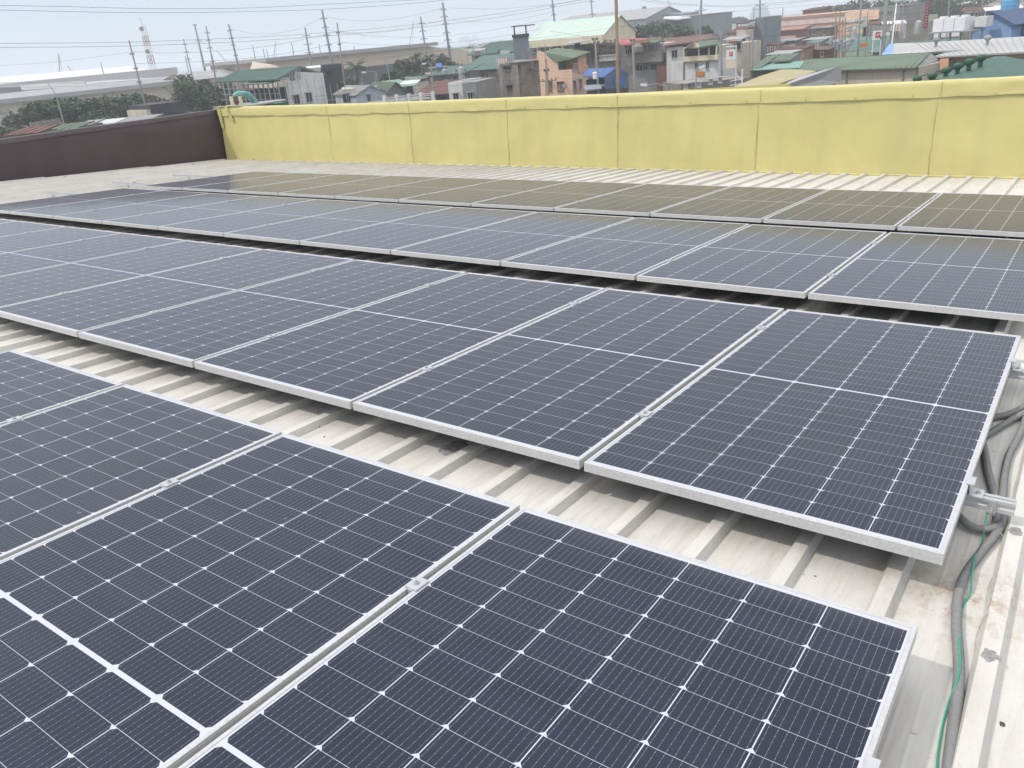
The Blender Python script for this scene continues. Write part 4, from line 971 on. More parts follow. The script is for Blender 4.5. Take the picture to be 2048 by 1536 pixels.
for (u0, v0, dd, u1, rf, wl, lb) in shan:
    x = Bld('shanty', lb, 'shack', u0, v0, dd, u1, dd-2, 4, MT[wl], ztop=at((u0+u1)/2, v0, dd).z); x.shed(MT[rf], rb.uniform(.1, .4), .3)
    for k in range(2): x.win(u0+(u1-u0)*(.25+.5*k), v0+9, 5, 6)
# ---- roofs near on the right
x = Bld('building', 'low building with a long pale aqua and grey green tin roof', 'building', 1500, 140, 84, 1610, 80, 10, MT['conc2'], ztop=at(1560, 138, 82).z)
x.ribroof('roof', MT['aqua'], at(1508, 140, 82), at(1600, 135, 79), at(1616, 121, 90), at(1524, 126, 95), .08, .5)
x.ribroof('roof', MT['olivegreen'], at(1496, 141, 83), at(1515, 140, 82), at(1560, 108, 100), at(1535, 112, 100), .08, .5)
x.ribroof('roof', MT['olivegreen'], at(1545, 122, 90), at(1580, 120, 88), at(1600, 106, 100), at(1560, 108, 102), .08, .5)
x = Bld('warehouse', 'long pale warehouse with ribbed grey green roof ending in grey gable', 'warehouse', 1672, 146, 62, 1835, 56, 12, MT['cream2'], ztop=at(1750, 141, 59).z)
x.ribroof('roof', MT['olivegreen'], x.P(-3.5, -.5, x.z1), x.P(x.w+.02, -.5, x.z1), at(1861, 105, 64), at(1613, 119, 76), .1, .42, .05)
x.ribroof('roof', MT['olivegreen'], x.P(x.w, 15.5, x.z1-.2), x.P(-3, 15.5, x.z1), at(1613, 119, 76.2), at(1861, 105, 64.2), .1, .42, .05)
b = MB(); e = at(1880, 119, 64); g0 = x.P(x.w+.02, 0, x.z1-.05); ap = at(1861, 106, 64)
b.slab([Vector((g0.x, g0.y, 0)), g0, ap, e, Vector((e.x, e.y, 0))], .2, x.t*-1); x.mesh(b, 'gable', MT['grey'])
for uu in (1694, 1807): h = x.hit(uu, 150)[0]; x.boxp('downpipe', MT['grey'], h-.05, h+.05, -.12, -.01, 0, x.z1-.1)
x = Bld('building', 'low building with a mustard curved roof and big grey gable wall', 'building', 1450, 178, 52, 1560, 48, 10, MT['mustard'], ztop=at(1500, 182, 50).z-.4)
x.slabpx('roof', [(1452, 180, 48), (1545, 172, 46), (1602, 152, 50), (1632, 142, 56), (1590, 138.5, 62), (1562, 139, 64), (1520, 152, 60)], .15, MT['mustard'])
b = MB(); b.slab([at(1548, 178, 45.5), at(1600, 152, 49), at(1682, 131, 53), at(1680, 165, 53), at(1600, 190, 49), at(1548, 190, 45.5)], .2, Vector((0, 1, 0))); x.mesh(b, 'gable_wall', MT['lgrey'])
# white roofed shed row at right
x = Bld('warehouse', 'long shed with pale grey white metal roof and blue left end sheet', 'warehouse', 1870, 112, 66, 2090, 56, 12, MT['greyroof'], ztop=at(1960, 106, 61).z)
x.ribroof('roof', MT['palegrey'], at(1872, 113, 64), at(2130, 99, 53), at(2130, 68, 66), at(1832, 86, 80), .12, .8, .04)
x.slabpx('roof', [(1783, 108, 72), (1875, 113, 64.2), (1833, 86, 80.2), (1790, 86.5, 84)], .1, MT['palegrey'])
x.slabpx('blue_sheet', [(1762, 110, 71.5), (1783, 108, 71.8), (1792, 87, 84), (1779, 88, 84)], .1, MT['skyblue'])
b = MB()
for k in range(70):
    h = x.w*(.12+.87*k/69); b.beam(x.P(h, -.08, 3), x.P(h, -.08, x.z1-.2), .12)
x.mesh(b, 'slatted_wall', MT['cream2'])
x.slabpx('orange_panel', [(1880, 118, 60), (1898, 116, 59.5), (1896, 136, 59.5), (1880, 140, 60)], .1, MT['peach2'])
b = MB(); q = at(1976, 76, 66); b.lathe([(.12, -.6), (.12, -.2), (.26, -.12), (.3, .05), (.2, .2), (.04, .26)], q, 14); x.mesh(b, 'turbine_vent', MT['steel'])
b = MB(); q = at(1873, 80, 72); b.lathe([(.13, -.6), (.13, -.2), (.30, -.12), (.34, .05), (.2, .2), (.04, .26)], q, 14); x.mesh(b, 'turbine_vent', MT['grey'])
# dark green vaulted roof with turbine vents
x = Bld('warehouse', 'building with dark green vaulted roof carrying a row of turbine vents', 'warehouse', 1842, 160, 40, 2080, 36, 12, MT['dkgreen'], ztop=at(1950, 158, 38).z-.6)
b = MB(); prof = [(1858, 156), (1890, 146), (1925, 134), (1960, 122), (1990, 112.5), (2010, 112), (2050, 120), (2110, 140)]
top = [at(u, v, 46-(u-1858)*.012) for u, v in prof]; bot = [at(u+(60 if i < 5 else 90), 165+i*.5, 33) for i, (u, v) in enumerate(prof)]
back = [t_+flat(t_-CW).normalized()*6-UP*.9 for t_ in top]
n = len(prof)
for row in (bot, top, back): b.v += [tuple(p) for p in row]
for r0 in (0, n):
    for i in range(n-1): b.f.append((r0+i, r0+i+1, r0+n+i+1, r0+n+i))
x.mesh(b, 'vaulted_roof', MT['dkgreen'])
for (u, v) in ((1835, 154), (1865, 148), (1893, 137), (1916.5, 128.5), (1939.5, 120), (1963, 112)):
    b = MB(); q = at(u, v, 41.5); s_ = .25; b.lathe([(.12, -.75), (.12, -.26), (.21, -.22), (.25, -.13), (.245, -.03), (.17, .06), (.03, .09)], q, 18)
    o = x.mesh(b, 'turbine_vent', MT['dkgreen']); 
b = MB(); b.tube([at(1840, 153, 41.6), at(1900, 136, 41.6), at(1965, 114, 41.6)], .03, 6); x.mesh(b, 'pipe', MT['dkgreen'])
# sky blue house, AC units
x = Bld('house', 'sky blue gabled metal house at the right edge', 'house', 1947, 56, 84, 2024, 80, 12, MT['skyblue'], ztop=at(1985, 47, 82).z)
x.gable(MT['dkblue'], 1.15, .5, 'y', .6, mg=MT['skyblue']); x.boxp('side_wing', MT['dkblue'], x.w+.01, x.w+9, 2, 11, 0, x.z1)
x = Bld('chiller_unit', 'three joined white cooling units on a steel platform', 'air conditioner', 1864, 64, 82, 1928, 79, 2.2, MT['whitemetal'], z0=at(1895, 64, 80).z, body=None, ztop=at(1895, 37.5, 80).z)
for k in range(3):
    a = x.w*k/3+.03; o = x.boxp('casing', MT['whitemetal'], a, x.w*(k+1)/3-.03, 0, 2.2, x.z0, x.z1)
    b = MB(); c = x.P(a+x.w/6, 1.1, x.z1+.002); b.lathe([(.45, 0), (.45, .2), (.38, .2), (.36, .1)], c, 14); x.mesh(b, 'fan_cowl', MT['white'], o)
x.boxp('casing', MT['white'], x.w+.3, x.w+1.5, 1.5, 3, x.z0+.2, x.z1-.1)
b = MB(); x.hx(b, -.3, x.w+1, -.3, 2.6, x.z0-.15, x.z0-.01)
for k in range(5):
    for c in (-.2, 2.4): b.beam(x.P(-.2+k*(x.w+1)/4, c, 0), x.P(-.2+k*(x.w+1)/4, c, x.z0-.15), .12)
x.mesh(b, 'platform', MT['steel'])
x = Bld('wall', 'long dirty grey block wall left of the white cooling units', 'wall', 1780, 62, 118, 1866, 96, .4, MT['conc2'], ztop=at(1820, 52, 107).z)
x = Bld('house', 'grey concrete house under the blue water tank', 'house', 1925, 30, 112, 2060, 104, 10, MT['conc2'], ztop=at(1990, 22, 108).z)
for uu in (1958, 1973): x.win(uu, 33, 6, 7)
b = MB(); q = at(2019, 20, 96); b.lathe([(1.0, -.1), (1.0, .5), (1.05, .55), (1.0, .6), (1.0, 1.1), (.55, 1.45), (.2, 1.5)], q, 18)
root = empty('water_tank', q); tag(root, 'round light blue water tank on a steel stand at top right', 'water tank'); o = b.build('tank', MT['tankblue'], root, off=q)
b = MB()
for a, c in ((-.8, -.8), (.8, -.8), (.8, .8), (-.8, .8)): b.beam(q+Vector((a, c, -3)), q+Vector((a, c, -.1)), .1)
b.box(q.x-1, q.x+1, q.y-1, q.y+1, q.z-.2, q.z-.1); b.build('stand', MT['steel'], root, off=q)
# grey steel shed, behind the trees
x = Bld('warehouse', 'big slate grey box warehouse with white flat roof on the horizon', 'warehouse', 1364, 34, 206, 1449, 205, 30, MT['greysteel'], ztop=at(1400, 30, 214).z)
x.boxp('roof', MT['whroof'], -.2, x.w+.2, -.2, 40.2, x.z1+.01, x.z1+.25)
x.slabpx('white_roof', [(1326, 36, 195), (1355, 38, 192), (1382, 34, 195), (1370, 31.5, 215), (1330, 33, 215)], .3, MT['whroof'])
x.boxp('left_wing', MT['greysteel'], -5.5, -.01, 4, 28, 0, x.z1-.5)
x.slabpx('upper_roof', [(1337, 27, 232), (1365, 28, 226), (1398, 22.5, 240), (1345, 25.5, 250)], 1.0, MT['greysteel'])
x = Bld('warehouse', 'grey ridged factory roof behind the mint roof building', 'warehouse', 1090, 56, 230, 1290, 220, 50, MT['greyroof'], ztop=at(1190, 46, 225).z)
x.gable(MT['greyroof'], 3.2, .5, 'x', 2.5, mg=MT['greyroof'])
# logo sign on white frame, other signs
def signpost(u0, v0, u1, v1, d, label, red):
    root = empty('sign', at(u0, v1, d)); tag(root, label, 'sign'); off = root.location
    a, c = at(u0, v0, d), at(u1, v0, d); h = abs(at(u0, v1, d).z-a.z); t_ = flat(c-a).normalized(); n_ = Vector((t_.y, -t_.x, 0))
    if n_.dot(flat(CW-a)) < 0: n_ = -n_
    w_ = flat(c-a).length; b = MB(); o_ = Vector((a.x, a.y, a.z-h))
    def bx(bb, x0, x1, z0, z1, y0, y1):
        P = lambda x, y, z: o_+t_*x+n_*y+UP*z
        bb.hexa([P(x0, y0, z0), P(x1, y0, z0), P(x1, y1, z0), P(x0, y1, z0), P(x0, y0, z1), P(x1, y0, z1), P(x1, y1, z1), P(x0, y1, z1)])
    bx(b, 0, w_, 0, h, -.12, 0); b.build('board', MT['whitemetal'], root, off=off)
    b = MB()
    if red:
        bx(b, w_*.34, w_*.70, h*.36, h*.80, .004, .03); lg = b.build('emblem', MT['logored'], root, off=off)
        b = MB(); bx(b, w_*.46, w_*.50, h*.42, h*.72, .031, .05); bx(b, w_*.50, w_*.60, h*.68, h*.72, .031, .05); bx(b, w_*.50, w_*.60, h*.52, h*.56, .031, .05); bx(b, w_*.57, w_*.60, h*.561, h*.679, .031, .05)
        b.build('emblem_mark', MT['whitemetal'], lg, off=off)
    else:
        z0, z1, x0, x1, s_ = h*.22, h*.84, w_*.28, w_*.78, w_*.14
        bx(b, x0, x0+s_, z0, z1, .004, .04); bx(b, x0+s_, x1, z1-s_, z1, .004, .04); bx(b, x0+s_, x1, z0, z0+s_, .004, .04); bx(b, x1-s_, x1, z0+s_, z0+h*.32, .004, .04); bx(b, x0+w_*.25, x1-s_-.002, z0+h*.2, z0+h*.32, .004, .04)
        b.build('letter', MT['logored'], root, off=off)
    b = MB()
    if red:
        bx(b, w_*1.05, w_*1.12, -2.6, h+.35, -.1, .0); bx(b, 0, w_*1.05, h+.22, h+.32, -.1, 0)
        b.beam(o_+t_*w_*1.1+UP*-1.2, o_+t_*w_*1.75+UP*-1.9, .08); b.beam(o_+t_*w_*1.8+UP*-2.8, o_+t_*w_*1.8+UP*-.9, .1)
        for k in range(3): b.beam(o_+t_*w_*.5+UP*(-1.9-k*.4), o_+t_*w_*2.0+UP*(-1.75-k*.4), .07)
    else:
        for x_ in (.1, .9): bx(b, w_*x_-.06, w_*x_+.06, -6, -.002, -.1, 0)
    b.build('frame', MT['whitemetal'], root, off=off)
    if red:
        b = MB(); bx(b, 0, w_*.98, -.75, -.05, -.12, 0); b.build('lower_board', MT['cream'], root, off=off)
signpost(1452.5, 100, 1471, 120, 64, 'white sign with a red square emblem on a white steel frame', True)
signpost(1746, 62, 1766, 80, 96, 'white billboard with a big red letter like mark on the shop street', False)
b = MB(); a = at(1856, 6, 100); b.box(a.x-.26, a.x+.26, a.y-.1, a.y+.1, a.z-3.1, a.z); root = empty('sign', a); tag(root, 'tall narrow red vertical sign with pale characters', 'sign'); b.build('board', MT['dullred'], root, off=a)
b = MB()
for k in range(8): z_ = a.z-.2-k*.35; b.box(a.x-.12, a.x-.06, a.y-.125, a.y-.102, z_-.17, z_); b.box(a.x-.05, a.x+.10, a.y-.125, a.y-.102, z_-.06, z_); b.box(a.x+.04, a.x+.10, a.y-.125, a.y-.102, z_-.17, z_-.061)
b.build('characters', MT['frame'], root, off=a)
b = MB(); a = at(1728, 90, 100); b.box(a.x-.45, a.x+.45, a.y-.1, a.y+.1, a.z-.25, a.z+.25); tag(b.build('sign', MT['orange']), 'small orange shop sign over the crowded street', 'sign')

# ---- trees and palms
tree('wide dark umbrella tree at the far left behind the brown wall', 95, 196, 118, 68, 72, 'leaf', 16, 300, .7, 1, umbrella=True)
tree('broad spreading umbrella tree beside the leaning street pole', 185, 187, 122, 80, 78, 'leaf', 18, 300, .7, 2, umbrella=True)
tree('olive brown tinged tree at the right of the umbrella trees', 268, 187, 128, 56, 66, 'leafb', 13, 280, .65, 3, umbrella=True)
tree('compact dark rounded tree left of the green roofed house', 380, 150, 128, 38, 66, 'leaf', 13, 420, .5, 4)
tree('small tree with sparse crown beside the steel frame house', 440, 166, 122, 34, 48, 'leaf', 9, 240, .45, 5)
tree('low dark bush tree at the left picture edge', 5, 246, 110, 30, 40, 'leaf', 8, 260, .45, 6)
tree('dark tree at the foot of umbrella trees near the brown wall', 205, 222, 112, 44, 40, 'leaf', 9, 300, .45, 16)
tree('dark tree filling the gap below the rounded tree', 420, 192, 105, 34, 34, 'leaf', 9, 300, .42, 17)
palm('coconut palm in front of the tan warehouse', 709, 117, 118, 27, 1)
palm('coconut palm at the left end of the dense tree mass', 830, 102, 138, 20, 2)
palm('coconut palm rising from the middle of the dense tree mass', 857, 105, 142, 17, 3)
palm('coconut palm at the right of the dense tree mass', 879, 101, 142, 19, 4)
tree('dense dark green tree filling the centre left below the palms', 822, 118, 140, 40, 60, 'leaf', 14, 430, .6, 7)
tree('dense round tree beside the tall steel pole', 866, 113, 136, 42, 62, 'leaf', 14, 430, .6, 8)
tree('smaller bushy tree right of the tall steel pole', 905, 130, 130, 24, 38, 'leaf', 9, 300, .5, 9)
tree('low bushy tree below the coconut palm', 700, 158, 112, 20, 30, 'leaf2', 8, 260, .45, 10)
tree('green tree behind the leaning street lamp poles', 775, 142, 125, 34, 44, 'leaf', 10, 320, .5, 11)
tree('large dark tree between mint roof and grey box warehouse', 1308, 36, 168, 42, 60, 'leaf', 14, 430, .7, 12)
tree('dark tree directly before the grey box warehouse', 1352, 50, 160, 34, 46, 'leaf', 11, 360, .65, 13)
tree('small dark round tree by the grey box warehouse corner', 1415, 52, 158, 16, 30, 'leaf', 7, 260, .55, 14)
tree('pair of low trees on the horizon right of the grey warehouse', 1474, 33, 420, 24, 12, 'leaf', 8, 160, 1.2, 15)
tree('leafy tree rising over the peach end building', 1690, 8, 260, 46, 34, 'leaf', 12, 300, 1.0, 18)
tree('broad green tree on the slope above the shops', 1775, -6, 240, 60, 42, 'leaf', 12, 300, 1.0, 19)
tree('distant dark tree by the road at upper right', 1900, -10, 230, 60, 36, 'leaf', 12, 300, 1.0, 20)

# ---- poles
def pole(label, ut, vt, ub, vb, d, wpx, m='pole', arms=(), name='utility_pole', extra=None, taper=.75, group=None):
    T, Bp = at(ut, vt, d), at(ub, vb, d); dv = (Bp-T); base = T+dv*((T.z)/(-dv.z)) if dv.z < 0 else flat(T)
    lean = flat(base-T)
    if lean.length > T.z*.05: base = flat(T)+lean.normalized()*T.z*.05
    d = d*KD; rr_ = wpx*d/1590/2; base.z = 0
    root = empty(name, base); tag(root, label, 'pole', group)
    b = MB(); b.tube([base, base.lerp(T, .5), T], [rr_*1.25, rr_, rr_*taper], 10); b.build('shaft', MT[m], root, off=base, smooth=True)
    side = flat(at(ut+50, vt, d)-at(ut-50, vt, d)).normalized()
    for (va, hw, ang) in arms:
        z_ = T.z-(va-vt)*d/1590; t_ = z_/T.z; c = base.lerp(T, t_); L_ = hw*d/1590; b = MB()
        sd_ = side*math.cos(ang)+Vector((-side.y, side.x, 0))*math.sin(ang)
        dz = UP*L_*(.42 if hw < 8 and m == 'greysteel' else 0); th_ = max(.09, .9*d/1590)
        b.slab([c-sd_*L_-dz, c-dz*.0, c+sd_*L_-dz, c+sd_*L_-dz+UP*th_, c+UP*th_, c-sd_*L_-dz+UP*th_], th_, Vector((-sd_.y, sd_.x, 0))) 
        arm = b.build('crossarm', MT['greysteel'], root, off=base)
        for q in (-.95, -.5, .5, .95):
            b = MB(); p_ = c+sd_*L_*q-dz*abs(q)+Vector((-sd_.y, sd_.x, 0))*th_*.5; b.tube([p_+UP*(th_*1.02), p_+UP*(th_+.16)], .05, 6); b.build('insulator', MT['dark'], arm, off=base)
    return root
def steelpole(label, ut, vt, ub, vb, d, wpx, levels, hw, **k):
    return pole(label, ut, vt, ub, vb, d, wpx, 'greysteel', [(v_, hw, .5) for v_ in levels], **k)
steelpole('tall steel power pole with five arm pairs above the tan warehouse', 644, 20, 660, 104, 150, 4.6, (33, 47, 60, 76, 90), 6.5, group=None)
steelpole('tallest steel power pole right of the tan warehouse', 885, 5, 900, 112, 150, 5.0, (15, 27, 39, 54, 66, 79), 7)
steelpole('short steel power pole left of the tallest left centre one', 610, 55, 619, 109, 170, 3.6, (69, 83, 97), 8)
steelpole('steel power pole right over the end of the tan warehouse', 841, 33, 849, 86, 170, 3.6, (43, 56, 69), 7)
steelpole('steel power pole above the left end of the green roof', 457, 48, 476, 130, 180, 3.6, (58, 70, 81, 98), 4.5)
steelpole('steel power pole with three drooping arms over the grey band roof', 412, 52, 430, 150, 190, 2.6, (62, 74, 86, 108, 124), 5)
pole('thick dark monopole mast with round antenna platforms at left', 389, 48, 411, 145, 260, 3.6, 'greysteel', ((49, 4, 0), (74, 6, 0)), name='antenna_mast')
pole('thin steel pole with short arms at far left of the mast', 367, 78, 384, 150, 200, 2.2, 'greysteel', ((86, 4, .3), (98, 4, .3), (110, 4, .3)))
pole('leaning grey street pole in front of the long warehouse', 258, 81, 285, 188, 105, 3.0, 'pole', ((103, 5, .8), (126, 5, .8), (148, 5, .8)))
pole('plain grey pole standing before the green roofed house side', 674, 45, 694, 205, 110, 3.0, 'pole', ((63, 5, .9), (82, 5, .9)))
pole('slim concrete pole with a street lamp arm in front of the tan warehouse', 770, 106, 781, 166, 118, 2.4, 'pole', ((128, 8, .2),))
pole('bare steel power pole crossed by the wires at top centre', 1104, -4, 1110, 52, 150, 4.2, 'greysteel', ((9, 5, .6), (23, 5, .6), (38, 5, .6)))
pole('thin steel pole over the mint roof', 1182, -4, 1186, 50, 160, 3.0, 'greysteel', ((2, 4, 0), (22, 6, 0)))
pole('tall thick brown weathered pole rising in front of the blue roof', 1230.5, -60, 1237, 192, 42, 6.6, 'wood', (), taper=.85)
pole('tall light grey steel pole over the grey box warehouse', 1403, -30, 1401, 70, 150, 4.4, 'greysteel', ((11, 10, .4),))
pole('grey steel pole above the dark lookout tower', 1520, -30, 1520, 40, 150, 3.4, 'greysteel', ((2, 8, .3),))
pole('slim grey pole with a white transformer in front of the blue roof', 1190, 76, 1197, 188, 70, 4.2, 'pole', ((80, 6, .5),))
pole('brown concrete utility pole with crossarms before the peach house', 1092, 118, 1097, 196, 62, 5.4, 'wood', ((157, 17, .15), (140, 6, .7)))
pole('thin second timber pole behind the peach house utility pole', 1090, 90, 1091, 130, 66, 2.2, 'wood', ())
pole('grey concrete pole in front of the soot stained apartments', 1265, 80, 1270, 186, 72, 4.6, 'pole', ((83, 5, .7),))
pole('cluttered concrete pole beside the cream balcony house', 1441, 62, 1447, 142, 88, 4.6, 'pole', ((70, 14, .2), (76, 10, 1.2)))
pole('grey pole with lamp arm by the pinkish narrow house', 1506, 62, 1504, 124, 84, 3.6, 'pole', ((74, 9, .1),))
pole('tall grey concrete pole standing over the shop street', 1776, -30, 1765, 104, 76, 7.0, 'pole', ((14, 10, .3), (31, 14, .2), (52, 7, .9)))
pole('thin pole left of the tall concrete shop street pole', 1724, -20, 1718, 70, 100, 3.0, 'pole', ((29, 7, .2),))
pole('white slanted lamp pole right of the tall concrete pole', 1793, 6, 1787, 60, 90, 2.6, 'whitemetal', ())
pole('pale thin pole before the shops at upper right', 1808, -6, 1804, 46, 100, 2.0, 'pole', ((10, 5, .4),))
for i, (u, v) in enumerate(((1672, 24), (1680, 22), (1686, 40), (1691, 36))):
    pole(['left', 'centre left', 'centre right', 'right'][i]+' wooden pole of the transformer pole cluster by the peach building', u, v, u-2, 116, 96+i, 2.8, 'wood', ((v+22, 12, .3),) if i % 2 else ())
pole('bare pole over the far shops at top right', 1900, -20, 1896, 60, 100, 2.2, 'pole', ())
b = MB(); a = at(1190, 151, 69.5); b.lathe([(.22, -.35), (.24, -.3), (.24, .28), (.2, .33), (.05, .36)], a, 12)
tag(b.build('transformer', MT['whitemetal'], smooth=False), 'pale grey transformer can hung on the slim pole', 'transformer')
for i in range(7):
    b = MB(); a = at(1662+i*6.5, 84+(i % 3)*5, 95); b.lathe([(.2, -.4), (.26, -.3), (.26, .35), (.1, .45)], a, 10)
    tag(b.build('transformer', MT['steel']), 'grey transformer can in the crowded pole cluster by the peach building', 'transformer', 'transformer cans in the pole cluster')
# street lamps
def lamp(label, u, v, ub, vb, d, au, av):
    T, Bp = at(u, v, d), flat(at(ub, vb, d)); root = empty('street_lamp', Bp); tag(root, label, 'street lamp')
    b = MB(); b.tube([Bp, flat(T, T.z-1), T], [.10, .08, .05], 8); h = at(au, av, d); b.tube([T, T.lerp(h, .5)+UP*.15, h], .04, 6); b.build('pole', MT['steel'], root, off=Bp)
    b = MB(); dr_ = (h-T).normalized(); b.beam(h, h+dr_*.6, .2); b.build('lamp_head', MT['whitemetal'], root, off=Bp)
lamp('street lamp with long arm pointing left at the left centre houses', 752, 144, 752, 170, 92, 732, 144.5)
lamp('street lamp pointing right near the dense trees', 861, 126, 861, 150, 92, 852, 127)
lamp('street lamp arm reaching left before the dark apartments', 1334, 172, 1336, 186, 62, 1294, 170)
lamp('drooping street lamp by the cream house terrace', 1392, 140, 1394, 160, 66, 1398, 137)
lamp('leaning lamp over the trees at the far left', 112, 190, 120, 244, 84, 102, 176)
lamp('pale street lamp left of the blue water tank street', 1736, 22, 1738, 60, 110, 1742, 14)
# lattice tower with dishes
root = empty('lattice_tower', flat(at(306, 140, 300))); tag(root, 'red and white lattice radio tower with two round dishes', 'tower'); off = root.location.copy()
T = at(287, 52, 300); Bz = Vector((off.x, off.y, 0)); wd0, wd1 = 2.2, 1.5
lean = (flat(T)-Bz)*.35; b = MB(); rd = MB(); segs = 16
for k in range(segs):
    t0, t1 = k/segs, (k+1)/segs; bb = MB()
    c0 = (Bz+lean*t0)+UP*T.z*t0; c1 = (Bz+lean*t1)+UP*T.z*t1
    q0, q1 = wd0+(wd1-wd0)*t0, wd0+(wd1-wd0)*t1
    cs = [(-1, -1), (1, -1), (1, 1), (-1, 1)]
    for j in range(4):
        a, c = Vector((*cs[j], 0)), Vector((*cs[(j+1) % 4], 0))
        bb.beam(c0+a*q0/2, c1+a*q1/2, .22); bb.beam(c0+a*q0/2, c1+c*q1/2, .13); bb.beam(c1+a*q1/2, c1+c*q1/2, .13)
    bb.build('lattice_section', mat('tower_red', (.38, .32, .31)) if k % 4 < 2 else MT['whitemetal'], root, off=off)
b = MB(); tp = Bz+lean+UP*T.z; b.tube([tp, tp+UP*3.4], .1, 6); b.build('antenna', MT['greysteel'], root, off=off)
for (u, v) in ((283, 58), (295, 103)):
    q = at(u, v, 298); b = MB(); n_ = (CW-q).normalized(); b.tube([q, q+n_*.5], [.9, .85], 14); b.build('dish', MT['grey'], root, off=off)
# stub tower, cranes
b = MB(); a0, a1, t0, t1 = at(1282, 40, 240), at(1292, 40, 240), at(1286, 14, 240), at(1291, 14, 240)
for p_, q_ in ((a0, t0), (a1, t1), (a0, at(1290.5, 22, 240)), (a1, at(1285, 26, 240)), (t0, t1), (at(1284, 27, 240), at(1291.5, 27, 240))): b.beam(p_, q_, .5)
b.beam(flat(a0), a0, .4); b.beam(flat(a1), a1, .4)
tag(b.build('lattice_tower', MT['greysteel']), 'short dark lattice stub tower over the trees near mint roof', 'tower')
def crane(label, u0, v0, u1, v1, d):
    b = MB(); a, c = at(u0, v0, d), at(u1, v1, d); b.beam(a, c, .5); b.beam(flat(a), a, .7); s_ = flat(at(u0+6, v0, d)); b.beam(c, Vector((s_.x, s_.y, a.z)), .2)
    tag(b.build('crane', MT['greysteel']), label, 'crane')
crane('thin distant harbour crane left of the steel power poles', 455, 128, 433, 100, 600)
crane('faint upright crane boom behind the tan warehouse left half', 547, 118, 551, 84, 650)
crane('faint leaning crane boom left of the tallest steel pole', 819, 88, 827, 42, 600)
crane('faint crane boom beside the tall light grey pole', 1343, 24, 1334, -4, 600)
crane('tiny lattice crane over the white warehouse roof', 119, 146, 117, 106, 500)
crane('small crane boom tip over the white warehouse', 143, 142, 134, 131, 520)
for i, (u, vt_, vb_, d) in enumerate(((201, 124, 138, 300), (638, 88, 100, 260), (505, 90, 132, 320), (124, 90, 90, 999), (583, 85, 118, 300), (526, 97, 118, 380), (533, 98, 116, 380), (370, 112, 136, 380), (424, 110, 140, 380), (1508, 15, 20, 400), (1566, 16, 30, 300), (708, 92, 98, 300))):
    if d == 999: continue
    b = MB(); a = at(u, vt_, d); b.tube([flat(a), a], [.35*d/300, .16*d/300], 6); tag(b.build('chimney_mast', MT['greysteel']), 'slender distant mast or chimney standing on the hazy skyline', 'mast', 'masts on the hazy skyline')
# distant ship or island over the sea
b = MB(); a = at(918, 88, 2400); c = at(958, 83, 2400); t_ = flat(c-a).normalized(); n_ = Vector((-t_.y, t_.x, 0)); L_ = flat(c-a).length
def hb(x0, x1, z0, z1, dd_=12):
    A_ = flat(a); b.hexa([A_+t_*x0+UP*z0, A_+t_*x1+UP*z0, A_+t_*x1+n_*dd_+UP*z0, A_+t_*x0+n_*dd_+UP*z0, A_+t_*x0+UP*z1, A_+t_*x1+UP*z1, A_+t_*x1+n_*dd_+UP*z1, A_+t_*x0+n_*dd_+UP*z1])
hb(0, L_, 0, 14); hb(L_*.08, L_*.55, 14.01, 20); hb(L_*.7, L_*.92, 14.01, 24)
tag(b.build('ship', MT['dkblue']), 'hazy blue cargo ship far out on the water', 'ship')
b = MB(); a = at(1500, 24, 1500); c = at(1540, 20, 1500); t_ = flat(c-a).normalized(); L_ = flat(c-a).length; n_ = Vector((-t_.y, t_.x, 0))
hb(0, L_, 0, 12); hb(L_*.1, L_*.9, 12.01, 22); tag(b.build('ship', MT['dkblue']), 'hazy grey vessel on the horizon beside the dark lookout tower', 'ship')

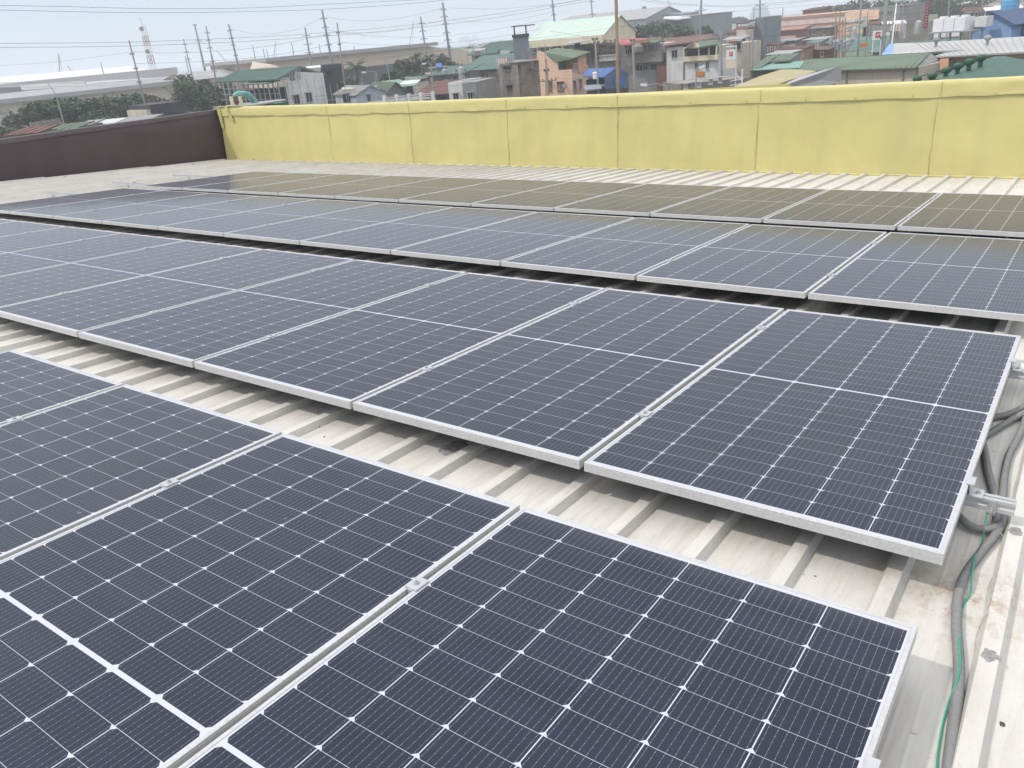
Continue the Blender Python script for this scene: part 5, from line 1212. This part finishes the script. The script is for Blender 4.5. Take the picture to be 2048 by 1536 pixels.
# ---- rooftop clutter on the nearer town
rb = random.Random(77)
CL = [(1003, 1075, 118, 90), (1242, 1330, 91, 101), (1290, 1360, 84, 118), (1520, 1650, 92, 126), (1700, 1740, 60, 140), (1741, 1860, 52, 110), (1925, 2045, 26, 108), (856, 925, 146, 104), (944, 1025, 104, 140), (690, 830, 178, 102), (1450, 1500, 84, 116)]
for (ua, ub_, vv, dd) in CL:
    for k in range(int((ub_-ua)/13)):
        u = rb.uniform(ua, ub_); t_ = rb.random(); p = at(u, vv-(u-(ua+ub_)/2)*.093+rb.uniform(0, 5), dd+rb.uniform(-1, 3)); yaw = rb.uniform(-.4, .4); sc = dd/100
        if t_ < .35:
            b = MB(); b.tube([Vector((0, 0, -1.5)), Vector((0, 0, rb.uniform(1.2, 2.6)))], .045*sc, 5)
            if rb.random() < .6:
                for q in range(4): b.beam(Vector((-.5, 0, 1.0+q*.12)), Vector((.5, .1, 1.0+q*.12)), .03*sc)
            o = b.build('aerial', MT['steel']); lb = 'thin rooftop aerial among the crowded houses'; ct = 'aerial'; gr = 'rooftop aerials on the crowded houses'
        elif t_ < .55:
            b = MB(); b.lathe([(.5, -1.2), (.52, -.1), (.45, .5), (.12, .75)], (0, 0, 0), 12); o = b.build('water_tank', rb.choice([MT['steel'], MT['lgrey'], MT['dark']]))
            lb = 'small round water tank on a roof in the crowded town'; ct = 'water tank'; gr = 'round water tanks on the town roofs'
        elif t_ < .8:
            b = MB(); w_ = rb.uniform(1.2, 2.6); b.slab([(-w_, -.8, .6), (w_, -.8, .6), (w_, 1.2, 1.0), (-w_, 1.2, 1.0)], .08)
            for c in (-w_+.1, w_-.1): b.beam((c, -.7, -1.6), (c, -.7, .55), .08); b.beam((c, 1.1, -1.6), (c, 1.1, .9), .08)
            o = b.build('awning', MT[rb.choice(['rust2', 'greyroof', 'whroof', 'rust', 'olivegreen', 'green'])]); lb = 'small tin awning on posts on a crowded roof'; ct = 'awning'; gr = 'tin awnings on the crowded roofs'
        else:
            b = MB(); 
            for q in range(5): b.box(-1+q*.42, -.72+q*.42, -.02, .03, -.2-rb.random()*.35, .5)
            b.beam((-1.2, 0, .5), (1.2, 0, .5), .03); b.beam((-1.2, 0, -1.5), (-1.2, 0, .6), .05); b.beam((1.2, 0, -1.5), (1.2, 0, .6), .05)
            o = b.build('laundry_line', MT[rb.choice(['white', 'grey', 'pinkw', 'dkblue', 'rust'])]); lb = 'laundry hanging on a rooftop line in the crowded town'; ct = 'laundry'; gr = 'laundry lines on the town roofs'
        o.location = p; o.rotation_euler = (0, 0, yaw); tag(o, lb, ct, gr)

# ---- wires
def wire(pix, d0, d1, label, r=.010, sag=0, group=None):
    n = len(pix); pts = []
    for i, (u, v) in enumerate(pix):
        t_ = (u-pix[0][0])/max(1, (pix[-1][0]-pix[0][0])); pts.append(at(u, v, 1/((1-t_)/d0+t_/d1)))
    b = MB(); b.tube(smooth_path(pts, 2.0), r, 5); o = b.build('power_line', MT['wire'], smooth=True); tag(o, label, 'wire', group); return o
wire([(-60, 9), (0, 11), (128, 13), (256, 16.5), (400, 17.5), (512, 15.5), (640, 9), (800, 1.5), (900, -4)], 40, 52, 'upper wire of the top pair crossing the upper left sky')
wire([(-60, 18), (0, 20), (128, 23), (256, 25), (400, 25), (512, 22.5), (640, 19), (800, 9), (900, -1)], 40, 52, 'lower wire of the top pair crossing the upper left sky')
wire([(-60, 87), (0, 86.7), (128, 86), (256, 84.5), (400, 79), (512, 74), (640, 66), (800, 52), (1000, 27), (1180, -3)], 42, 60, 'upper wire of the long pair sweeping across the whole sky')
wire([(-60, 95), (0, 94.7), (128, 94), (256, 92), (400, 87), (512, 81.5), (640, 73), (800, 59), (1000, 34), (1200, -3)], 42, 60, 'lower wire of the long pair sweeping across the whole sky')
for (u, v0, v1, d) in ((462, 17, 24.5, 46), (478, 16.7, 24, 46), (476, 76, 83.5, 49), (491, 75, 82.5, 49)):
    pass
wire([(-40, 168), (0, 165.5), (90, 166), (200, 165), (300, 160), (430, 152)], 70, 80, 'upper of two wires over the grey band warehouse roof')
wire([(-40, 176), (0, 174), (90, 174), (200, 171.5), (300, 166), (430, 158)], 70, 80, 'lower of two wires over the grey band warehouse roof')
wire([(-40, 134), (0, 131), (120, 123), (262, 104)], 95, 104, 'faint wire running left from the leaning grey street pole')
wire([(266, 103), (330, 106), (420, 103), (540, 92), (676, 63)], 105, 110, 'sagging wire between the leaning grey pole and the plain grey pole', .018)
wire([(268, 127), (360, 125), (480, 118), (600, 102), (678, 83)], 105, 110, 'lower sagging wire between leaning pole and plain grey pole', .018)
wire([(676, 64), (740, 72), (840, 74), (960, 64), (1100, 38)], 110, 150, 'sagging wire from plain grey pole toward the bare steel pole', .02)
wire([(678, 84), (760, 90), (860, 88), (980, 76), (1106, 52)], 110, 150, 'lower sagging wire from plain grey pole toward bare steel pole', .02)
wire([(500, 142), (640, 130), (800, 111), (1000, 86), (1180, 62), (1400, 30), (1600, 12), (1700, 4)], 90, 130, 'long thin wire running past the warehouse toward the right distance', .014)
wire([(560, 146), (700, 128), (850, 106), (1000, 90), (1180, 68)], 90, 110, 'thin wire in front of the tan warehouse wall', .014)
wire([(560, 200), (700, 186), (860, 168), (1000, 152), (1085, 141)], 75, 64, 'service wire running to the peach house pole from the left', .012)
wire([(560, 206), (700, 193), (860, 176), (1000, 162), (1080, 156)], 75, 62, 'lowest service wire in front of the low houses', .012)
wire([(1112, 156), (1150, 158), (1200, 146), (1265, 86)], 62, 72, 'drooping wire from peach house pole to the apartment pole', .014)
wire([(1108, 9), (1180, -4)], 150, 160, 'short wire leaving the bare steel pole at top centre', .022)
wire([(1285, -4), (1340, 6), (1397, 10)], 130, 150, 'wire coming down to the tall light grey pole from the left', .025)
wire([(1408, 10), (1460, 12), (1520, 8), (1600, 2), (1680, -6)], 150, 160, 'wire leaving the tall light grey pole to the right', .025)
wire([(1270, -2), (1340, 9), (1402, 12), (1470, 14), (1560, 9), (1640, 0)], 140, 160, 'lower wire passing the tall light grey pole', .02)
wire([(1270, 84), (1340, 76), (1400, 72), (1441, 69)], 72, 88, 'wire between the apartment pole and the cluttered concrete pole', .014)
wire([(1447, 69), (1480, 74), (1505, 73)], 88, 84, 'short wire from the cluttered pole to the lamp arm pole', .014)
wire([(1508, 74), (1560, 70), (1620, 60), (1672, 44)], 84, 96, 'wire from lamp arm pole to the transformer cluster', .014)
wire([(1692, 44), (1720, 36), (1768, 31)], 98, 76, 'wire from transformer cluster to tall shop street pole', .014)
wire([(1776, 31), (1840, 26), (1920, 14), (2060, -8)], 76, 70, 'wire from tall shop street pole toward the upper right corner', .014)
wire([(1776, 15), (1840, 10), (1920, -6)], 76, 72, 'highest wire from tall shop street pole', .014)
wire([(1100, 62), (1200, 78), (1290, 90), (1340, 92), (1440, 76)], 76, 88, 'slack wire crossing in front of the soot stained apartments', .012)
wire([(1270, 110), (1330, 112), (1400, 110), (1446, 100)], 72, 88, 'low wire across the whitewashed house front', .012)
wire([(900, 16), (990, 18), (1060, 13), (1105, 9)], 150, 150, 'faint wire between tallest steel pole and bare steel pole, highest', .02)
wire([(901, 40), (990, 44), (1060, 34), (1106, 23)], 150, 150, 'faint wire between tallest steel pole and bare steel pole, middle', .02)
wire([(650, 34), (720, 42), (800, 36), (885, 16)], 150, 150, 'faint wire between the two tallest steel poles, highest', .02)
wire([(652, 60), (720, 66), (800, 60), (888, 40)], 150, 150, 'faint wire between the two tallest steel poles, middle', .02)
wire([(462, 58), (520, 68), (590, 60), (645, 34)], 180, 150, 'faint wire from the left steel pole to the left centre tallest', .02)

# ---- the crowded district further out: individual houses on the ground, placed between 130 and 800 m
rb = random.Random(21)
rcols = [('rust2', 'rusty brown'), ('greyroof', 'grey'), ('olivegreen', 'grey green'), ('whroof', 'whitish'), ('rust', 'dark red'), ('green', 'green')]
wcols = ['conc2', 'cream2', 'grey', 'white', 'concrete', 'pinkw']
def far_house(u, dist, i):
    c = polar(u, dist); h = rb.uniform(3.0, 7.5) if dist < 400 else rb.uniform(4, 8); w_ = rb.uniform(6, 12)*(1 if dist < 350 else 2.0); dp = rb.uniform(6, 10)*(1 if dist < 350 else 1.8)
    rc, rl = rcols[min(5, int(rb.random()**1.3*6))]; wc = rb.choice(wcols); a = rb.uniform(-.5, .5)
    root = empty('house', c); root.rotation_euler = (0, 0, a); tag(root, 'small distant house with a %s roof in the crowded district' % rl, 'house', 'distant houses with %s roofs' % rl)
    b = MB(); b.box(-w_/2, w_/2, -dp/2, dp/2, 0, h); b.build('wall', MT[wc], root)
    b = MB(); rs = rb.uniform(.5, 1.8)
    if rb.random() < .6:
        b.slab([(-w_/2-.4, -dp/2-.4, h-.05), (w_/2+.4, -dp/2-.4, h-.05), (w_/2+.4, 0, h+rs), (-w_/2-.4, 0, h+rs)], .12)
        b.slab([(-w_/2-.4, dp/2+.4, h-.05), (w_/2+.4, dp/2+.4, h-.05), (w_/2+.4, 0.01, h+rs-.005), (-w_/2-.4, 0.01, h+rs-.005)], .12)
    else: b.slab([(-w_/2-.4, -dp/2-.4, h+.1), (w_/2+.4, -dp/2-.4, h+.1), (w_/2+.4, dp/2+.4, h+.1+rs*.6), (-w_/2-.4, dp/2+.4, h+.1+rs*.6)], .12)
    b.build('roof', MT[rc], root)
    if dist < 450:
        for k in range(int(w_/2.6)):
            b = MB(); xx = -w_/2+1.2+k*2.5; zz = rb.choice([1.5, h-1.6]); b.box(xx-.45, xx+.45, -dp/2-.05, -dp/2-.004, zz, zz+1.0); b.build('window', MT['pane'], root)
i = 0
for (ua, ub_, da, db, cnt_) in ((1740, 1960, 150, 200, 14), (940, 1090, 200, 420, 22), (1430, 1530, 195, 330, 14), (1690, 1900, 105, 150, 14), (1780, 2060, 120, 260, 30), (900, 1100, 420, 900, 26), (1500, 2060, 260, 620, 46), (700, 860, 110, 128, 8), (330, 560, 240, 600, 16), (1250, 1500, 110, 150, 12)):
    for k in range(cnt_):
        far_house(rb.uniform(ua, ub_), da+(db-da)*rb.random()**.8, i); i += 1
# little far trees as one soft mass between them
b = MB(); rn_ = random.Random(5)
for k in range(150):
    u = rn_.uniform(880, 2080); dist = rn_.uniform(180, 750) if u > 1480 or u < 1090 else rn_.uniform(240, 600); c = polar(u, dist, rn_.uniform(3, 6)); s_ = rn_.uniform(2.5, 5)
    leafball(b, c, s_, s_, s_*.7, 60, 1.4, rn_)
for k in range(40):
    c = polar(rn_.uniform(-40, 460), rn_.uniform(150, 195), rn_.uniform(2, 5)); leafball(b, c, 4, 4, 3, 80, .9, rn_)
tag(b.build('distant_greenery', MT['leaf']), 'patches of dark green trees scattered between the far houses', 'greenery', kind='stuff')
# shacks just behind the brown wall
for (u0, v0, u1, d_, rf, lb) in ((14, 266, 76, 58, 'rust', 'low shack with dull red tin roof behind the brown wall'), (80, 258, 150, 62, 'olivegreen', 'shed with pale green slanted roof behind the brown wall'),
        (152, 250, 176, 70, 'greyroof', 'tiny grey roofed lean to beside the green slanted shed'), (240, 240, 296, 72, 'greyroof', 'long shed with light grey roof under the umbrella trees'), (180, 246, 228, 80, 'whroof', 'open hut with pale roof and cluttered terrace')):
    x = Bld('shack', lb, 'shack', u0, v0, d_, u1, d_-1, 3.2, MT['grey'], ztop=at((u0+u1)/2, v0+2, d_).z); x.shed(MT[rf], .25, .25)
x = Bld('building', 'dark green corrugated metal cabin above the brown wall', 'building', 297, 206, 82, 366, 84, 6, MT['dark'], ztop=at(330, 206, 83).z); x.boxp('pale_side', MT['cream2'], -.5, -.01, 0, 5.5, 0, x.z1-.5)
x = Bld('wall', 'grey rough concrete wall behind the shacks at far left', 'wall', 60, 244, 100, 122, 104, .3, MT['conc2'], ztop=at(90, 240, 102).z)

# ---- the hazy air
b = MB(); b.box(-12000, 12000, -3000, 16000, -1.0, 34.0)
hm = bpy.data.materials.new('haze'); hm.use_nodes = True; t = hm.node_tree
for n_ in list(t.nodes): t.nodes.remove(n_)
ou = t.nodes.new('ShaderNodeOutputMaterial'); pv = t.nodes.new('ShaderNodeVolumePrincipled')
pv.inputs['Color'].default_value = (.93, .97, 1.0, 1); pv.inputs['Density'].default_value = 0.00070
t.links.new(pv.outputs[0], ou.inputs['Volume'])
tag(b.build('haze', hm), kind='stuff')
